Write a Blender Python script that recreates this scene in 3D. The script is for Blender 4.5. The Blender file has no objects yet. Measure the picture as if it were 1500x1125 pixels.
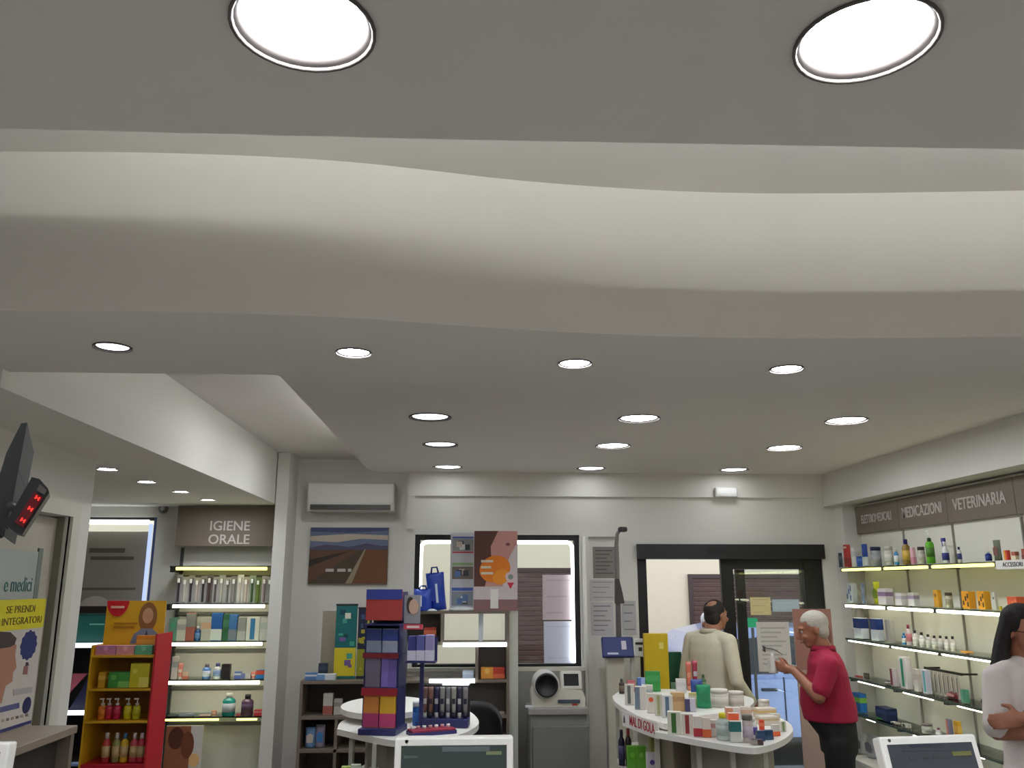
import bpy, bmesh, math, random
from mathutils import Vector, Matrix
from mathutils.geometry import tessellate_polygon
random.seed(7)
PI = math.pi
S = bpy.context.scene
COL = S.collection
# ------------------------------------------------------------------ camera, world, sun, exposure
F_PX, CX, CY, EYE = 1230.0, 750.0, 562.5, 1.8
PITCH, YAW = math.radians(13.37675), math.radians(3.16904)
cam_data = bpy.data.cameras.new('camera')
cam_data.sensor_width = 36.0
cam_data.lens = F_PX / 1500.0 * 36.0
cam_data.clip_start = 0.05
cam = bpy.data.objects.new('camera', cam_data)
cam.location = (0, 0, EYE)
cam.rotation_euler = (PI / 2 + PITCH, 0, -YAW)
COL.objects.link(cam)
S.camera = cam
S.view_settings.view_transform = 'Standard'
S.view_settings.look = 'None'
S.view_settings.gamma = 1.0
S.view_settings.use_curve_mapping = False
S.view_settings.exposure = -0.25
S.cycles.use_denoising = True
S.cycles.max_bounces = 10
S.cycles.diffuse_bounces = 6
S.cycles.transparent_max_bounces = 16
S.cycles.sample_clamp_indirect = 6.0
W = bpy.data.worlds.new('street_sky')
S.world = W
W.use_nodes = True
nt = W.node_tree
bg = nt.nodes['Background']
sky = nt.nodes.new('ShaderNodeTexSky')
sky.sky_type = 'HOSEK_WILKIE'
sky.sun_direction = (0.3, -0.5, 0.8)
sky.turbidity = 4.0
mixn = nt.nodes.new('ShaderNodeMix'); mixn.data_type = 'RGBA'
mixn.inputs[0].default_value = 0.75
mixn.inputs[7].default_value = (0.86, 0.89, 1.0, 1)
nt.links.new(sky.outputs[0], mixn.inputs[6])
nt.links.new(mixn.outputs[2], bg.inputs[0])
bg.inputs[1].default_value = 3.2
LAMP_W, FAR_W, LAST_W, SPOT_W, COVE_W, TUBE_W, FRAME_W = 92.0, 50.0, 16.0, 110.0, 250.0, 11.0, 7.0   # emission strengths of the shop's lamps, some added downlights included

# ------------------------------------------------------------------ pixel <-> room measurements (photo frame 1500 x 1125)
FW = Vector((math.sin(YAW) * math.cos(PITCH), math.cos(YAW) * math.cos(PITCH), math.sin(PITCH)))
RT = Vector((math.cos(YAW), -math.sin(YAW), 0))
UP = RT.cross(FW)
EYEP = Vector((0, 0, EYE))
def ray(px, py): return FW + RT * ((px - CX) / F_PX) - UP * ((py - CY) / F_PX)
def onY(px, py, y): q = ray(px, py); return EYEP + q * (y / q.y)
def onX(px, py, x): q = ray(px, py); return EYEP + q * (x / q.x)
def onZ(px, py, z): q = ray(px, py); return EYEP + q * ((z - EYE) / q.z)
def pix(p):
    d = Vector(p) - EYEP; w = d.dot(FW)
    return CX + F_PX * d.dot(RT) / w, CY - F_PX * d.dot(UP) / w
def solveX(px, y, z):
    py = 800.0
    for _ in range(6):
        p = onY(px, py, y); py = pix((p.x, y, z))[1]
    return p.x
def solveY(px, x, z):
    py = 800.0
    for _ in range(6):
        p = onX(px, py, x); py = pix((x, p.y, z))[1]
    return p.y

# ------------------------------------------------------------------ materials
MATS = {}
def M(name, rgb, rough=0.5, metal=0.0, var=0.06, scale=30.0, bump=0.0, coat=0.0):
    """Principled surface with a little procedural unevenness in colour (and fine relief)."""
    if name in MATS: return MATS[name]
    m = bpy.data.materials.new(name); m.use_nodes = True
    t = m.node_tree; b = t.nodes['Principled BSDF']
    b.inputs['Roughness'].default_value = rough
    b.inputs['Metallic'].default_value = metal
    if coat: b.inputs['Coat Weight'].default_value = coat
    n = t.nodes.new('ShaderNodeTexNoise'); n.inputs['Scale'].default_value = scale
    tc = t.nodes.new('ShaderNodeTexCoord'); t.links.new(tc.outputs['Object'], n.inputs['Vector'])
    r = t.nodes.new('ShaderNodeMix'); r.data_type = 'RGBA'
    r.inputs[6].default_value = (*[max(0, c * (1 - var)) for c in rgb], 1)
    r.inputs[7].default_value = (*[min(1, c * (1 + var)) for c in rgb], 1)
    t.links.new(n.outputs['Fac'], r.inputs[0]); t.links.new(r.outputs[2], b.inputs['Base Color'])
    if bump:
        bp = t.nodes.new('ShaderNodeBump'); bp.inputs['Strength'].default_value = bump; bp.inputs['Distance'].default_value = 0.004
        t.links.new(n.outputs['Fac'], bp.inputs['Height']); t.links.new(bp.outputs[0], b.inputs['Normal'])
    MATS[name] = m
    return m
def c8(r, g, b):
    f = lambda v: ((v / 255 + 0.055) / 1.055) ** 2.4 if v > 10 else v / 255 / 12.92
    return (f(r), f(g), f(b))
def P(r, g, b, rough=0.45, **k):   # painted / printed colour given as 8-bit sRGB
    return M('print_%d_%d_%d_%d' % (r, g, b, int(rough * 100)), c8(r, g, b), rough, **k)
def EM(name, rgb, s):
    if name in MATS: return MATS[name]
    m = bpy.data.materials.new(name); m.use_nodes = True
    t = m.node_tree; t.nodes.remove(t.nodes['Principled BSDF'])
    e = t.nodes.new('ShaderNodeEmission'); e.inputs[0].default_value = (*rgb, 1); e.inputs[1].default_value = s
    t.links.new(e.outputs[0], t.nodes['Material Output'].inputs[0])
    MATS[name] = m
    return m
def GLASS(name, rgb, rough=0.02, mixf=0.12):
    """thin pane: mostly clear with a glossy reflection"""
    if name in MATS: return MATS[name]
    m = bpy.data.materials.new(name); m.use_nodes = True
    t = m.node_tree; t.nodes.remove(t.nodes['Principled BSDF'])
    tr = t.nodes.new('ShaderNodeBsdfTransparent'); tr.inputs[0].default_value = (*rgb, 1)
    gl = t.nodes.new('ShaderNodeBsdfGlossy'); gl.inputs['Roughness'].default_value = rough
    fr = t.nodes.new('ShaderNodeFresnel'); fr.inputs[0].default_value = 1.45
    mx = t.nodes.new('ShaderNodeMixShader')
    t.links.new(fr.outputs[0], mx.inputs[0]); t.links.new(tr.outputs[0], mx.inputs[1]); t.links.new(gl.outputs[0], mx.inputs[2])
    t.links.new(mx.outputs[0], t.nodes['Material Output'].inputs[0])
    MATS[name] = m
    return m

# ------------------------------------------------------------------ mesh builder
class MB:
    def __init__(s): s.v = []; s.f = []; s.m = []; s.sm = []; s.mats = []
    def mi(s, mat):
        if mat not in s.mats: s.mats.append(mat)
        return s.mats.index(mat)
    def add(s, vs, fs, mat, smooth=False, mx=None):
        o = len(s.v); k = s.mi(mat)
        s.v += [tuple(mx @ Vector(p)) if mx else tuple(p) for p in vs]
        for f in fs: s.f.append([i + o for i in f]); s.m.append(k); s.sm.append(smooth)
        return s
    def box(s, x0, x1, y0, y1, z0, z1, mat, mx=None, bev=0.0):
        if bev <= 0:
            v = [(x0,y0,z0),(x1,y0,z0),(x1,y1,z0),(x0,y1,z0),(x0,y0,z1),(x1,y0,z1),(x1,y1,z1),(x0,y1,z1)]
            f = [(0,3,2,1),(4,5,6,7),(0,1,5,4),(1,2,6,5),(2,3,7,6),(3,0,4,7)]
            return s.add(v, f, mat, False, mx)
        b = min(bev, (x1-x0)/2.01, (y1-y0)/2.01, (z1-z0)/2.01)
        bm = bmesh.new(); bmesh.ops.create_cube(bm, size=1)
        for q in bm.verts: q.co = Vector(((x0+x1)/2+q.co.x*(x1-x0), (y0+y1)/2+q.co.y*(y1-y0), (z0+z1)/2+q.co.z*(z1-z0)))
        bmesh.ops.bevel(bm, geom=bm.edges[:], offset=b, segments=2, affect='EDGES', profile=0.5)
        bm.verts.index_update()
        s.add([q.co[:] for q in bm.verts], [[q.index for q in f.verts] for f in bm.faces], mat, False, mx); bm.free()
        return s
    def lathe(s, prof, mat, n=20, c=(0,0,0), mx=None, smooth=True, sx=1.0, sy=1.0, loop=False):
        v = []; f = []; k = len(prof)
        for i in range(n):
            a = 2*PI*i/n
            for r, z in prof: v.append((c[0]+r*sx*math.cos(a), c[1]+r*sy*math.sin(a), c[2]+z))
        for i in range(n):
            j = (i+1) % n
            for q in range(k if loop else k-1): f.append((i*k+q, j*k+q, j*k+(q+1)%k, i*k+(q+1)%k))
        if loop: return s.add(v, f, mat, smooth, mx)
        if prof[0][0] > 1e-6: f.append([i*k for i in range(n)][::-1])
        if prof[-1][0] > 1e-6: f.append([i*k+k-1 for i in range(n)])
        return s.add(v, f, mat, smooth, mx)
    def cyl(s, p0, p1, r0, mat, r1=None, n=12, smooth=True):
        p0 = Vector(p0); p1 = Vector(p1); d = p1-p0
        if r1 is None: r1 = r0
        q = d.to_track_quat('Z', 'Y').to_matrix().to_4x4(); q.translation = p0
        return s.lathe([(r0, 0), (r1, d.length)], mat, n, (0,0,0), q, smooth)
    def tube(s, pts, r, mat, n=8):
        pts = [Vector(p) for p in pts]; v = []; f = []; N = len(pts)
        for i, p in enumerate(pts):
            d = (pts[min(i+1, N-1)] - pts[max(i-1, 0)]).normalized()
            q = d.to_track_quat('Z', 'Y').to_matrix(); rr = r[i] if isinstance(r, (list, tuple)) else r
            for k in range(n): v.append(tuple(p + q @ Vector((rr*math.cos(2*PI*k/n), rr*math.sin(2*PI*k/n), 0))))
        for i in range(N-1):
            for k in range(n):
                j = (k+1) % n; f.append((i*n+k, i*n+j, (i+1)*n+j, (i+1)*n+k))
        f.append(list(range(n))[::-1]); f.append([(N-1)*n+k for k in range(n)])
        return s.add(v, f, mat, True)
    def prism(s, poly, z0, z1, mat, mx=None, holes=()):
        """poly: list of (x,y), extruded along z; holes are cut through the lower face only if given"""
        n = len(poly)
        area = sum(poly[i][0]*poly[(i+1)%n][1]-poly[(i+1)%n][0]*poly[i][1] for i in range(n))
        if area < 0: poly = poly[::-1]
        v = [(x,y,z0) for x,y in poly] + [(x,y,z1) for x,y in poly]
        f = [(i, (i+1)%n, (i+1)%n+n, i+n) for i in range(n)]
        top = tessellate_polygon([[Vector((x,y,0)) for x,y in poly]])
        f += [(a+n, b+n, c+n) for a,b,c in top]
        if not holes: f += [(c,b,a) for a,b,c in top]
        s.add(v, f, mat, False, mx)
        if holes:
            loops = [[Vector((x,y,0)) for x,y in poly]] + [[Vector((x,y,0)) for x,y in h] for h in holes]
            flat = [p for l in loops for p in l]
            s.add([(p.x,p.y,z0) for p in flat], [(c,b,a) for a,b,c in tessellate_polygon(loops)], mat, False, mx)
        return s
    def build(s, name, parent=None, loc=None, rz=0.0):
        me = bpy.data.meshes.new(name)
        me.from_pydata(s.v, [], s.f)
        for mt in s.mats: me.materials.append(mt)
        me.polygons.foreach_set('material_index', s.m); me.polygons.foreach_set('use_smooth', s.sm)
        bm = bmesh.new(); bm.from_mesh(me)
        bmesh.ops.recalc_face_normals(bm, faces=bm.faces[:]); bm.to_mesh(me); bm.free()
        me.update()
        o = bpy.data.objects.new(name, me); COL.objects.link(o)
        if parent: o.parent = parent
        if loc is not None: o.location = loc
        o.rotation_euler.z = rz
        return o
def tag(o, label=None, cat=None, group=None, kind=None):
    if label: o['label'] = label
    if cat: o['category'] = cat
    if group: o['group'] = group
    if kind: o['kind'] = kind
    return o
def thing(name, label, cat, loc=(0,0,0), rz=0.0, group=None):
    o = bpy.data.objects.new(name, None); COL.objects.link(o); o.empty_display_size = 0.1
    o.location = loc; o.rotation_euler = (0,0,rz)
    return tag(o, label, cat, group)
def struct(o, label=None): o['kind'] = 'structure'; return tag(o, label)
def circ(x, y, r, n=24): return [(x+r*math.cos(2*PI*i/n), y+r*math.sin(2*PI*i/n)) for i in range(n)]
def ell(cx, cy, rx, ry, rot=0, n=40, a0=0, a1=2*PI):
    return [(cx+rx*math.cos(a)*math.cos(rot)-ry*math.sin(a)*math.sin(rot), cy+rx*math.cos(a)*math.sin(rot)+ry*math.sin(a)*math.cos(rot))
            for a in [a0+(a1-a0)*i/n for i in range(n if a1-a0 >= 2*PI-1e-6 else n+1)]]
def spline(pts, n=8):
    out = []; P_ = [Vector(p) for p in pts]
    for i in range(len(P_)-1):
        a, b, c, d = P_[max(i-1,0)], P_[i], P_[i+1], P_[min(i+2,len(P_)-1)]
        for k in range(n):
            t = k/n
            out.append(0.5*((2*b)+(c-a)*t+(2*a-5*b+4*c-d)*t*t+(3*b-a-3*c+d)*t**3))
    out.append(P_[-1]); return out
def text_part(name, body, size, mat, parent, loc, rot, depth=0.002, align='CENTER', sx=1.0, bold=0.0):
    cu = bpy.data.curves.new(name, 'FONT'); cu.body = body; cu.size = size; cu.extrude = depth; cu.align_x = align; cu.align_y = 'CENTER'
    cu.offset = bold; cu.resolution_u = 3
    t = bpy.data.objects.new(name, cu); COL.objects.link(t)
    me = bpy.data.meshes.new_from_object(t.evaluated_get(bpy.context.evaluated_depsgraph_get()))
    bpy.data.objects.remove(t); bpy.data.curves.remove(cu)
    me.materials.clear(); me.materials.append(mat)
    for v in me.vertices: v.co.x *= sx
    o = bpy.data.objects.new(name, me); COL.objects.link(o); o.parent = parent; o.location = loc; o.rotation_euler = rot
    return o
FRONT = (PI/2, 0, 0)          # lettering read from -Y
LEFTW = (PI/2, 0, -PI/2)      # lettering read from -X (on the right wall)
RIGHTW = (PI/2, 0, PI/2)      # lettering read from +X (on the left wall)
# ------------------------------------------------------------------ the room
PLASTER = M('white_plaster', c8(222,219,213), 0.85, var=0.02, scale=6, bump=0.05)
CEIL = M('ceiling_paint', c8(214,209,204), 0.9, var=0.015, scale=5, bump=0.04)
TRIMW = M('white_trim', c8(214,210,200), 0.55, var=0.02)
TAUPE = M('taupe_laminate', c8(128,116,104), 0.6, var=0.10, scale=14)
BLACK = M('black_frame', c8(22,22,24), 0.45, var=0.1)
ALU = M('grey_aluminium', c8(120,120,118), 0.4, 0.6)
WHITE = M('white_lacquer', c8(232,229,224), 0.35, var=0.01)
FLOOR = M('beige_floor_tile', c8(120,119,118), 0.4, var=0.05, scale=4)
CHROME = M('brushed_chrome', c8(150,146,142), 0.3, 0.9)
BAFFLE = M('dark_lamp_baffle', c8(92,84,82), 0.7, 0.0)
PANE = GLASS('clear_pane', (0.93, 0.96, 0.95))
SHELFGLASS = GLASS('shelf_glass', (0.82, 0.90, 0.86))
LAMP = EM('lamp_disc', (0.93, 0.975, 1.0), LAMP_W)
LASTLAMP = EM('last_row_lamp_disc', (0.93, 0.975, 1.0), LAST_W)
FARLAMP = EM('far_lamp_disc', (0.93, 0.975, 1.0), FAR_W)
SPOT = EM('spot_disc', (0.93, 0.975, 1.0), SPOT_W)
BEAMDISC = EM('beam_lamp_disc', (0.93, 0.975, 1.0), 4.0)
ADDED_REAR = EM('added_rear_disc', (0.93, 0.975, 1.0), 150.0)  # for added lamps behind the viewer
RIGHTLAMP = EM('right_column_lamp_disc', (0.93, 0.975, 1.0), 115.0)
ADDED_REC = EM('added_recess_disc', (0.93, 0.975, 1.0), 120.0)  # for added lamps out of sight in the recess
PASSLAMP = EM('passage_spot_disc', (0.93, 0.975, 1.0), 170.0)
COVE2 = EM('recess_cove_led', (0.96, 1.0, 0.96), 20.0)
COVE = EM('cove_led', (0.96, 1.0, 0.96), COVE_W)
TUBE = EM('warm_shelf_led', (1.0, 0.95, 0.68), TUBE_W)
TUBE_Y = EM('yellow_shelf_led', (1.0, 0.95, 0.24), 3.4)
COOL = EM('cool_frame_led', (0.93, 1.0, 0.98), FRAME_W)
BLUE_LED = EM('blue_white_led', (0.55, 0.68, 1.0), 1.2)

BD = 2.65                                    # lower band under the wavy fascia
HB = 2.75                                    # ceiling panel height
YB, YL = 7.4, 8.92                            # back wall planes
struct(MB().box(-5.2, 3.6, -2.6, 9.05, -0.08, 0, FLOOR).build('floor'))
struct(MB().box(3.45, 3.6, -2.6, 7.7, 0, 3.5, PLASTER).build('wall_right'))
struct(MB().box(-5.2, 3.6, -2.75, -2.6, 0, 3.5, PLASTER).build('wall_rear'))
WX0, WX1, WZ0, WZ1 = -0.43, 1.0, 1.12, 2.215          # shop window opening
DX0, DX1, DZ1 = 1.50, 3.15, 2.135                     # door opening
w = MB()
w.prism([(-.5,YB),(WX0,YB),(WX0,7.62),(-.53,9.04),(-.6,9.04)], 0, 3.4, PLASTER).box(WX0, WX1, YB, 7.62, WZ1, 3.4, PLASTER).box(WX0, WX1, YB, 7.62, 0, WZ0, PLASTER)
w.box(WX1, DX0, YB, 7.62, 0, 3.4, PLASTER).box(DX0, DX1, YB, 7.62, DZ1, 3.4, PLASTER).box(DX1, 3.45, YB, 7.62, 0, 3.4, PLASTER)
struct(w.build('wall_back'))
W2X0, W2X1, W2Z0, W2Z1 = -4.40, -3.165, 0.25, 2.466       # second shop window at the end of the passage
w = MB()
w.box(W2X1, -0.56, YL, 9.04, 0, 3.4, PLASTER).box(W2X0, W2X1, YL, 9.04, W2Z1, 3.4, PLASTER).box(W2X0, W2X1, YL, 9.04, 0, W2Z0, PLASTER).box(-5.2, W2X0, YL, 9.04, 0, 3.4, PLASTER)
struct(w.build('wall_back_left'))
struct(MB().box(-1.875, -1.755, 8.47, YL, 0, 3.2, PLASTER).build('trim_1'))            # pier beside the oral care bay
struct(MB().box(-0.5, 3.2, 7.37, YB, 2.545, HB+0.1, PLASTER).build('trim_2'))          # shallow band over window and door
struct(MB().box(-0.5, -0.44, 7.375, YB, 2.26, 2.545, PLASTER).build('trim_3'))
struct(MB().box(3.28, 3.45, 7.2, YB, 0, 2.75, PLASTER).build('trim_4'))                # right corner pier
struct(MB().box(-5.2, -5.05, -2.6, 9.05, 0, 3.5, PLASTER).build('wall_passage'))
# left partition with its doorway (plane x = -2.38)
DY0, DY1, DZL = 3.51, 5.26, 2.193
w = MB()
w.box(-2.52, -2.38, -2.6, DY0, 0, 2.58, PLASTER).box(-2.52, -2.38, DY0, DY1, DZL, 2.58, PLASTER).box(-2.52, -2.38, DY1, 5.53, 0, 2.58, PLASTER)
struct(w.build('wall_left'))
# low ceiling over the left passage; its right face is the beam
def lamp_holes(pts, r): return [circ(x, y, r) for x, y in pts]
SPOTS = [(-2.481, 5.945), (-2.482, 6.69), (-2.451, 7.409), (-2.433, 8.135)]
struct(MB().prism([(-5.2,3.42),(-1.886,3.42),(-1.886,YL),(-5.2,YL)], 2.574, 3.2, PLASTER, holes=lamp_holes(SPOTS, 0.067)).build('ceiling_passage'))
# wavy fascia, far ceiling panel, near ceiling panel
CURVE = [(-5.2,2.85), (-2.6,2.69), (-1.495,2.646), (-0.954,2.630), (-0.413,2.657), (0.272,2.773), (1.007,2.815), (1.965,2.745), (3.5,2.58)]
CV = [(p.x, p.y) for p in spline([(x,y,0) for x,y in CURVE], 10)]
struct(MB().prism(CV + [(x, y+0.05) for x, y in CV[::-1]], BD, 3.21, CEIL).build('ceiling_fascia'))
STEP = [(p.x, p.y) for p in spline([(3.5,2.8,0),(2.48,3.08,0),(2.15,3.36,0),(1.8,3.6,0),(1.4,3.69,0),(0.6,3.69,0),(-0.2,3.62,0),(-0.6,3.54,0),(-0.805,3.46,0)], 6)]
ROW1 = [(-1.306,3.058),(-0.428,3.085),(0.427,3.199),(1.296,3.238)]
struct(MB().prism([(x, y+0.05) for x, y in CV] + STEP + [(-5.2,3.49)], BD, HB+0.12, CEIL, holes=lamp_holes(ROW1, 0.067)).build('ceiling_band'))
ROWS = [(-0.213,4.874),(1.023,4.848),(2.282,4.843),(-0.181,5.875),(1.045,5.867),(2.297,5.891),(-0.15,7.055),(1.067,7.075),(2.308,7.095)]
struct(MB().prism([(3.3,2.75),(3.3,7.45),(-0.70,7.45),(-0.80,7.36),(-0.84,7.2),(-0.89,3.40),(0,3.45),(2.0,3.2)], HB+0.005, HB+0.06, CEIL, holes=lamp_holes(ROWS, 0.122)).build('ceiling_main'))
NEAR = [(-0.294,1.307),(0.709,1.29),(1.71,1.28),(2.7,1.27),(-1.3,1.32),(-0.294,0.1),(0.709,0.1),(1.75,0.1),(-0.294,-1.3),(1.3,-1.3)]  # only the first pair is in view; the rest are added for brightness
edge = [(3.5,1.60),(1.25,1.648),(0.0,1.676),(-1.0,1.684),(-5.2,1.60)]
struct(MB().prism([(-5.2,-2.6),(3.5,-2.6)] + edge, HB, HB+0.10, CEIL, holes=lamp_holes(NEAR, 0.122)).build('ceiling_near'))
m = MB(); LIPX = [(-5.2,.034),(-1.0,.034),(-.3,.022),(.3,.008),(1.0,.002),(3.45,.002)]  # added unseen lip, its height shaped to place the cove light's shadow line
def edge_y(x):
    e_ = sorted(edge)
    for (xa_, ya_), (xb_, yb_) in zip(e_, e_[1:]):
        if xa_ <= x <= xb_: return ya_ + (yb_-ya_)*(x-xa_)/(xb_-xa_)
    return 1.6
v = []
for x, h_ in LIPX: y = edge_y(x)-.004; v += [(x,y-.012,HB+.1),(x,y,HB+.1),(x,y,HB+.1+h_),(x,y-.012,HB+.1+h_)]
f = [[0,1,2,3],[4*len(LIPX)-4+q for q in (3,2,1,0)]]
for i in range(len(LIPX)-1):
    for q in range(4): f.append([4*i+q, 4*i+(q+1)%4, 4*i+4+(q+1)%4, 4*i+4+q])
m.add(v, f, CEIL); struct(m.build('added_lip'))
struct(MB().box(-5.2, 3.5, -2.6, 3.3, 3.21, 3.45, CEIL).build('ceiling_trough'))
struct(MB().prism([(-1.9,3.3),(-.4,3.3),(-.4,YL),(-1.9,YL)], 3.08, 3.2, CEIL, holes=[circ(-1.0,6.0,.122),circ(-1.0,7.3,.122)]).build('ceiling_recess'))
struct(MB().box(3.2, 3.5, -2.6, YB, 2.47, 3.2, PLASTER).build('trim_6'))               # bulkhead over the right shelves
# hidden cove strips: real LED tape lying on the panel tops
RECESS_ADDED = [(-1.0,6.0),(-1.0,7.3)]  # two added downlights, hidden by the far panel, to brighten the alcove
for nm, x0, x1, y0, y1, z0, lab in [('cove_light', -1.5, 3.3, 1.385, 1.405, HB+0.118, 'long LED tape on top of the near ceiling panel'),
                                     ('cove_light', -0.71, -0.67, 3.7, 7.2, HB+0.08, 'long LED tape on top of the far ceiling panel by the left recess')]:
    t = thing(nm, lab, 'light', ((x0+x1)/2, (y0+y1)/2, z0))
    cx, cy = (x0+x1)/2, (y0+y1)/2
    MB().box(x0-cx, x1-cx, y0-cy, y1-cy, -0.018, -0.012, ALU).build('channel', t)
    MB().box(x0-cx, x1-cx, y0-cy, y1-cy, -0.012, -0.009 if x1-x0 > 1 else -0.004, COVE if x1-x0 > 1 else COVE2).build('led_tape', t)

def downlight(x, y, z, r, disc, label, group, name='downlight', depth=0.018, watts=0.0):
    t = thing(name, label, 'ceiling light', (x, y, z), 0, group)
    ro = r*1.0
    m = MB(); N = 32
    m.lathe([(ro*1.035, -0.001), (ro*1.035, -0.006), (ro*0.99, -0.006), (ro*0.97, -0.001)], BAFFLE, N, loop=True); m.build('trim_ring', t)
    MB().lathe([(ro*0.985, -0.002), (ro*0.83, depth), (ro*0.86, depth+0.004), (ro*1.0, 0.0)], BAFFLE, N, loop=True).build('baffle', t)
    d = MB(); v = [(ro*0.845*math.cos(2*PI*i/N), ro*0.845*math.sin(2*PI*i/N), depth-0.002) for i in range(N)]
    v += [(p[0], p[1], depth+0.006) for p in v]
    d.add(v, [list(range(N))[::-1]] + [(i,(i+1)%N,(i+1)%N+N,i+N) for i in range(N)], disc)
    d.build('diffuser', t)
    MB().lathe([(ro*0.86, depth+0.006), (ro*0.8, depth+0.035), (ro*0.78, depth+0.035), (ro*0.84, depth+0.006)], ALU, N, loop=True).build('heat_sink', t)
    if watts:       # lens that throws its light downwards in a limited cone
        l = bpy.data.lights.new('lamp_beam', 'AREA'); l.shape = 'DISK'; l.size = ro*1.5; l.energy = watts; l.spread = math.radians(118); l.color = (0.93, 0.975, 1.0)
        lo_ = bpy.data.objects.new('lamp_beam', l); COL.objects.link(lo_); lo_.parent = t; lo_.location = (0, 0, depth-.006)
    return t
names = ['large round recessed downlight at the top left of the photo', 'large round recessed downlight at the top right of the photo']
for i, (x, y) in enumerate(NEAR):
    downlight(x, y, HB, 0.122, LAMP if i < 5 else ADDED_REAR, names[i] if i < 2 else 'added unseen large downlight beside or behind the viewer, %s' % ['','','right of the front pair','far right of the front pair','left of the front pair','middle row left','middle row centre','middle row right','rear row left','rear row right'][i], 'large downlights')
for i, (x, y) in enumerate(ROW1):
    downlight(x, y, BD, 0.066, SPOT if i else BEAMDISC, 'small round downlight in the front row below the wavy fascia, %s' % ['leftmost','second from left','third from left','rightmost'][i], 'small downlights under the fascia', depth=0.003, watts=0 if i else 2.6)
for i, (x, y) in enumerate(ROWS):
    downlight(x, y, HB+0.005, 0.122, LASTLAMP if i > 5 else (RIGHTLAMP if i % 3 == 2 else (FARLAMP if i % 3 else BEAMDISC)), 'round downlight in the far ceiling, %s row, %s column' % (['nearest','middle','farthest'][i//3], ['left','centre','right'][i%3]), 'downlights in the far ceiling', depth=0.005, watts=5.6 if i in (0, 3) else 0)
for i, (x, y) in enumerate(SPOTS):
    downlight(x, y, 2.574, 0.067, PASSLAMP, 'small spot in the low left soffit, %s from the viewer' % ['nearest','second','third','farthest'][i], 'spots in the low left soffit', depth=0.003)
for i, (x, y) in enumerate(RECESS_ADDED):
    downlight(x, y, 3.08, 0.122, ADDED_REC, 'added unseen downlight up in the left recess, %s' % ['nearer one','farther one'][i], 'added downlights in the left recess', depth=0.005)
# ------------------------------------------------------------------ small goods: one builder per kind; base at z = 0, front towards -Y
def _fin(o, pos, rz, label, cat, group):
    o.location = pos; o.rotation_euler = (0, 0, rz); return tag(o, label, cat, group)
def carton(pos, w, d, h, rz, cs, label, cat='box', group=None, style='band', tilt=0.0):
    c1, c2 = cs[0], cs[1]; c3 = cs[2] if len(cs) > 2 else c2
    o = MB().box(-w/2, w/2, -d/2, d/2, 0, h, P(*c1), bev=min(0.002, w*.1, d*.1)).build('carton'); e = 0.0007; m = MB()
    if style == 'band': m.box(-w/2-e, w/2+e, -d/2-e, d/2+e, h*.52, h*.78, P(*c2))
    elif style == 'low': m.box(-w/2-e, w/2+e, -d/2-e, d/2+e, h*.02, h*.42, P(*c2))
    elif style == 'top': m.box(-w/2-e, w/2+e, -d/2-e, d/2+e, h*.5, h*.98, P(*c2))
    elif style == 'stripe': m.box(-w*.2, w*.16, -d/2-e, d/2+e, h*.06, h*.94, P(*c2))
    elif style == 'spot':
        m.prism(circ(0, h*.68, min(w, h)*.26, 14), 0, d+2*e, P(*c2), Matrix.Translation((0, d/2+e, 0)) @ Matrix.Rotation(PI/2, 4, 'X'))
    elif style == 'side': m.box(-w/2-e, -w*.05, -d/2-e, d/2+e, h*.03, h*.97, P(*c2))
    elif style == 'prints':
        for a, b in ((-.38, .2), (-.05, .45), (.2, .12), (.25, .6)): m.box(w*a, w*(a+.2), -d/2-e, d/2+e, h*b, h*(b+.26), P(*c2))
    m.build('printed_panel', o)
    if len(cs) > 2:
        MB().box(-w*.36, w*.36, -d/2-2*e, -d/2+e, h*.84, h*.92, P(*c3)).build('printed_line', o)
    o = _fin(o, pos, rz, label, cat, group)
    if tilt: o.rotation_euler = (0, tilt, rz)
    return o
def bottle(pos, w, d, h, rz, cs, label, cat='bottle', group=None, style='round', tilt=0.0):
    r = w/2; c1, c2 = cs[0], cs[1]; c3 = cs[2] if len(cs) > 2 else (232,230,224)
    hb = h*.80
    o = MB().lathe([(0,0),(r*.9,0),(r,r*.12),(r,hb*.82),(r*.85,hb*.9),(r*.42,hb),(r*.42,hb+.004),(0,hb+.004)], P(*c1, 0.25), 18).build('bottle')
    MB().lathe([(r*.5,hb+.001),(r*.5,h*.985),(r*.42,h)], P(*c2, 0.4), 14).build('cap', o)
    MB().lathe([(r+.0006,hb*.22),(r+.0006,hb*.7)], P(*c3, 0.5), 18).build('label_band', o)
    return _fin(o, pos, rz, label, cat, group)
def pump(pos, w, d, h, rz, cs, label, cat='bottle', group=None, style='', tilt=0.0):
    r = w/2; c1, c2 = cs[0], cs[1]; c3 = cs[2] if len(cs) > 2 else c1
    hb = h*.66
    o = MB().lathe([(0,0),(r*.92,0),(r,r*.1),(r,hb*.88),(r*.8,hb*.97),(r*.5,hb),(0,hb)], P(*c1, 0.25), 18).build('bottle')
    MB().lathe([(r+.0006,hb*.3),(r+.0006,hb*.72)], P(*c3, 0.5), 18).build('label_band', o)
    MB().lathe([(r*.5,hb),(r*.5,hb+h*.1),(r*.2,hb+h*.12)], P(*c2, 0.4), 14).build('collar', o)
    MB().cyl((0,0,hb+h*.1), (0,0,h*.93), r*.16, P(235,235,230)).box(-r*.9, r*.3, -r*.2, r*.2, h*.93, h, P(235,235,230), bev=.002).build('pump_head', o)
    return _fin(o, pos, rz, label, cat, group)
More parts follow.
